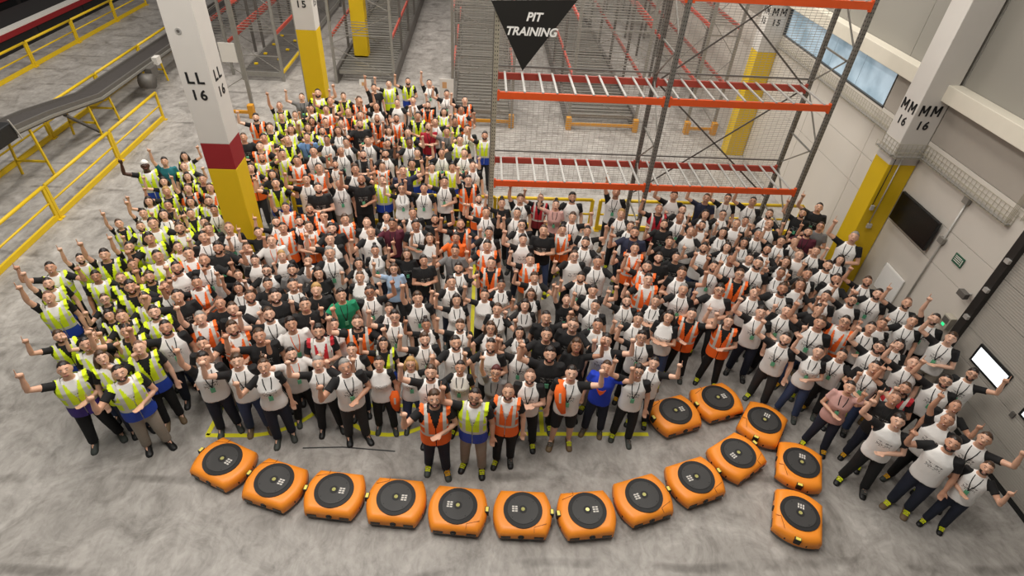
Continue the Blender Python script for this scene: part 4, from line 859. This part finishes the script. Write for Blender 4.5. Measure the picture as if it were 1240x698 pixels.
def held_vest(i, pts, label):
    r = ROOT[i]; bm = bmesh.new(); tube(bm, pts, [(.05, .02), (.085, .028), (.075, .03), (.06, .022), (.035, .012)], 10)
    v = empty('safety_vest', r.location, r.rotation_euler.z); v.scale = r.scale; o = fin(bm, 'fabric', v, cloth('vest_cloth_orange', 'F56A1E'), True)
    bm = bmesh.new(); tube(bm, [Vector(pts[1])+Vector((0, -.012, 0)), Vector(pts[2])+Vector((0, -.012, 0))], [(.022, .024)]*2, 8); fin(bm, 'reflective_band', o, cloth('band_silver', 'C9C6BE'))
    tag(v, label, 'vest')
far = []
for rank, i in enumerate(order):
    if rank == NIND: VX = 1.5
    o = build_person(i, rank)
    if rank >= NIND: far.append(o)
def near(i):
    c = [j for j in INFO if j != i and j in ROOT and INFO[j][4] != INFO[i][4]]
    c.sort(key=lambda j: (POS[j]-POS[i]).length); return [INFO[j][4].replace(' with', '').replace('hi-vis ', '') for j in c[:3]]
def words(t): return len(t.split())
CAND = {}
for i in order[:NIND]:
    a, b, b2, w_, _ = INFO[i]; n = near(i); L3 = []
    for t in ('person in %s, %s, %s' % (a, b, w_), 'person in %s, %s, %s' % (a, b2, w_), 'person in %s, %s' % (a, w_)):
        if words(t) <= 16: L3.append(t); break
    for nn in n:
        for t in ('person in %s, %s, beside a %s, %s' % (a, b2, nn, w_), 'person in %s, %s, beside a %s' % (a, b2, nn)):
            if words(t) <= 16: L3.append(t); break
    if len(n) > 1:
        t = 'person in %s, %s, between %s and %s' % (a, b2, n[0], n[1])
        if words(t) <= 16: L3.append(t)
    CAND[i] = L3
cnt = {}
for i in CAND: cnt[CAND[i][0]] = cnt.get(CAND[i][0], 0)+1
used = set(k for k in cnt if cnt[k] == 1)
for i in order[:NIND]:
    t = CAND[i][0]
    if cnt[t] > 1:
        for q in CAND[i][1:]:
            if q not in used: t = q; break
    used.add(t); ROOT[i]['label'] = t
for i in ROOT:
    if abs(PP[i][0]-684) < 3 and abs(PP[i][1]-449) < 3: held_vest(i, [(-.12, .02, 1.47), (-.12, -.14, 1.38), (-.10, -.18, 1.22), (-.07, -.18, 1.08), (-.03, -.17, .95)], 'orange vest slung over the shoulder of the person in shorts')
    if abs(PP[i][0]-469) < 3 and abs(PP[i][1]-441) < 3: held_vest(i, [(.20, -.05, 1.02), (.19, -.12, .95), (.19, -.14, .82), (.20, -.13, .68), (.21, -.11, .58)], 'orange vest hanging from the hand of a person facing the robots')
# beyond 300 people: the farthest ones become one crowd mesh
if far:
    bpy.context.view_layer.update()
    vs, fs, mi, mats_, rs_, sl_ = [], [], [], [], [], []
    DEC = {}
    def light(me):
        if me.name not in DEC:
            bm = bmesh.new(); bm.from_mesh(me)
            if False:
                m2 = bpy.data.meshes.new('t'); bm.to_mesh(m2); bm.free(); t = bpy.data.objects.new('t', m2); COL.objects.link(t); d = t.modifiers.new('d', 'DECIMATE'); d.ratio = .14 if len(m2.vertices) > 4000 else .3
                m3 = bpy.data.meshes.new_from_object(t.evaluated_get(bpy.context.evaluated_depsgraph_get())); bpy.data.objects.remove(t)
            else: bm.free(); m3 = me
            DEC[me.name] = ([v.co.copy() for v in m3.vertices], [tuple(p.vertices) for p in m3.polygons], [p.material_index for p in m3.polygons], [q.value for q in m3.attributes['slv'].data] if 'slv' in m3.attributes else [0.0]*len(m3.vertices))
        return DEC[me.name]
    kill = []
    def walk(o):
        for ch in o.children:
            kill.append(ch); v_, f_, m_i, s_i = light(ch.data); b0 = len(vs); T = ch.matrix_world
            vs.extend(T @ v for v in v_); rs_.extend(v_); sl_.extend(s_i); fs.extend(tuple(k+b0 for k in f) for f in f_)
            loc = []
            for sl in ch.material_slots:
                if sl.material not in mats_: mats_.append(sl.material)
                loc.append(mats_.index(sl.material))
            mi.extend(loc[k] for k in m_i); walk(ch)
    for o in far: walk(o)
    me = bpy.data.meshes.new('crowd'); me.from_pydata(vs, [], fs)
    for m in mats_: me.materials.append(m)
    me.polygons.foreach_set('material_index', mi); me.shade_smooth(); me.update()
    at_ = me.attributes.new('rest', 'FLOAT_VECTOR', 'POINT'); at_.data.foreach_set('vector', [k for v in rs_ for k in v]); at_ = me.attributes.new('slv', 'FLOAT', 'POINT'); at_.data.foreach_set('value', sl_)
    co = link('crowd', me); tag(co, 'farthest people of the crowd behind the barrier, in vests and raglan tees', 'crowd', None, 'stuff')
    bpy.data.batch_remove(kill+far)
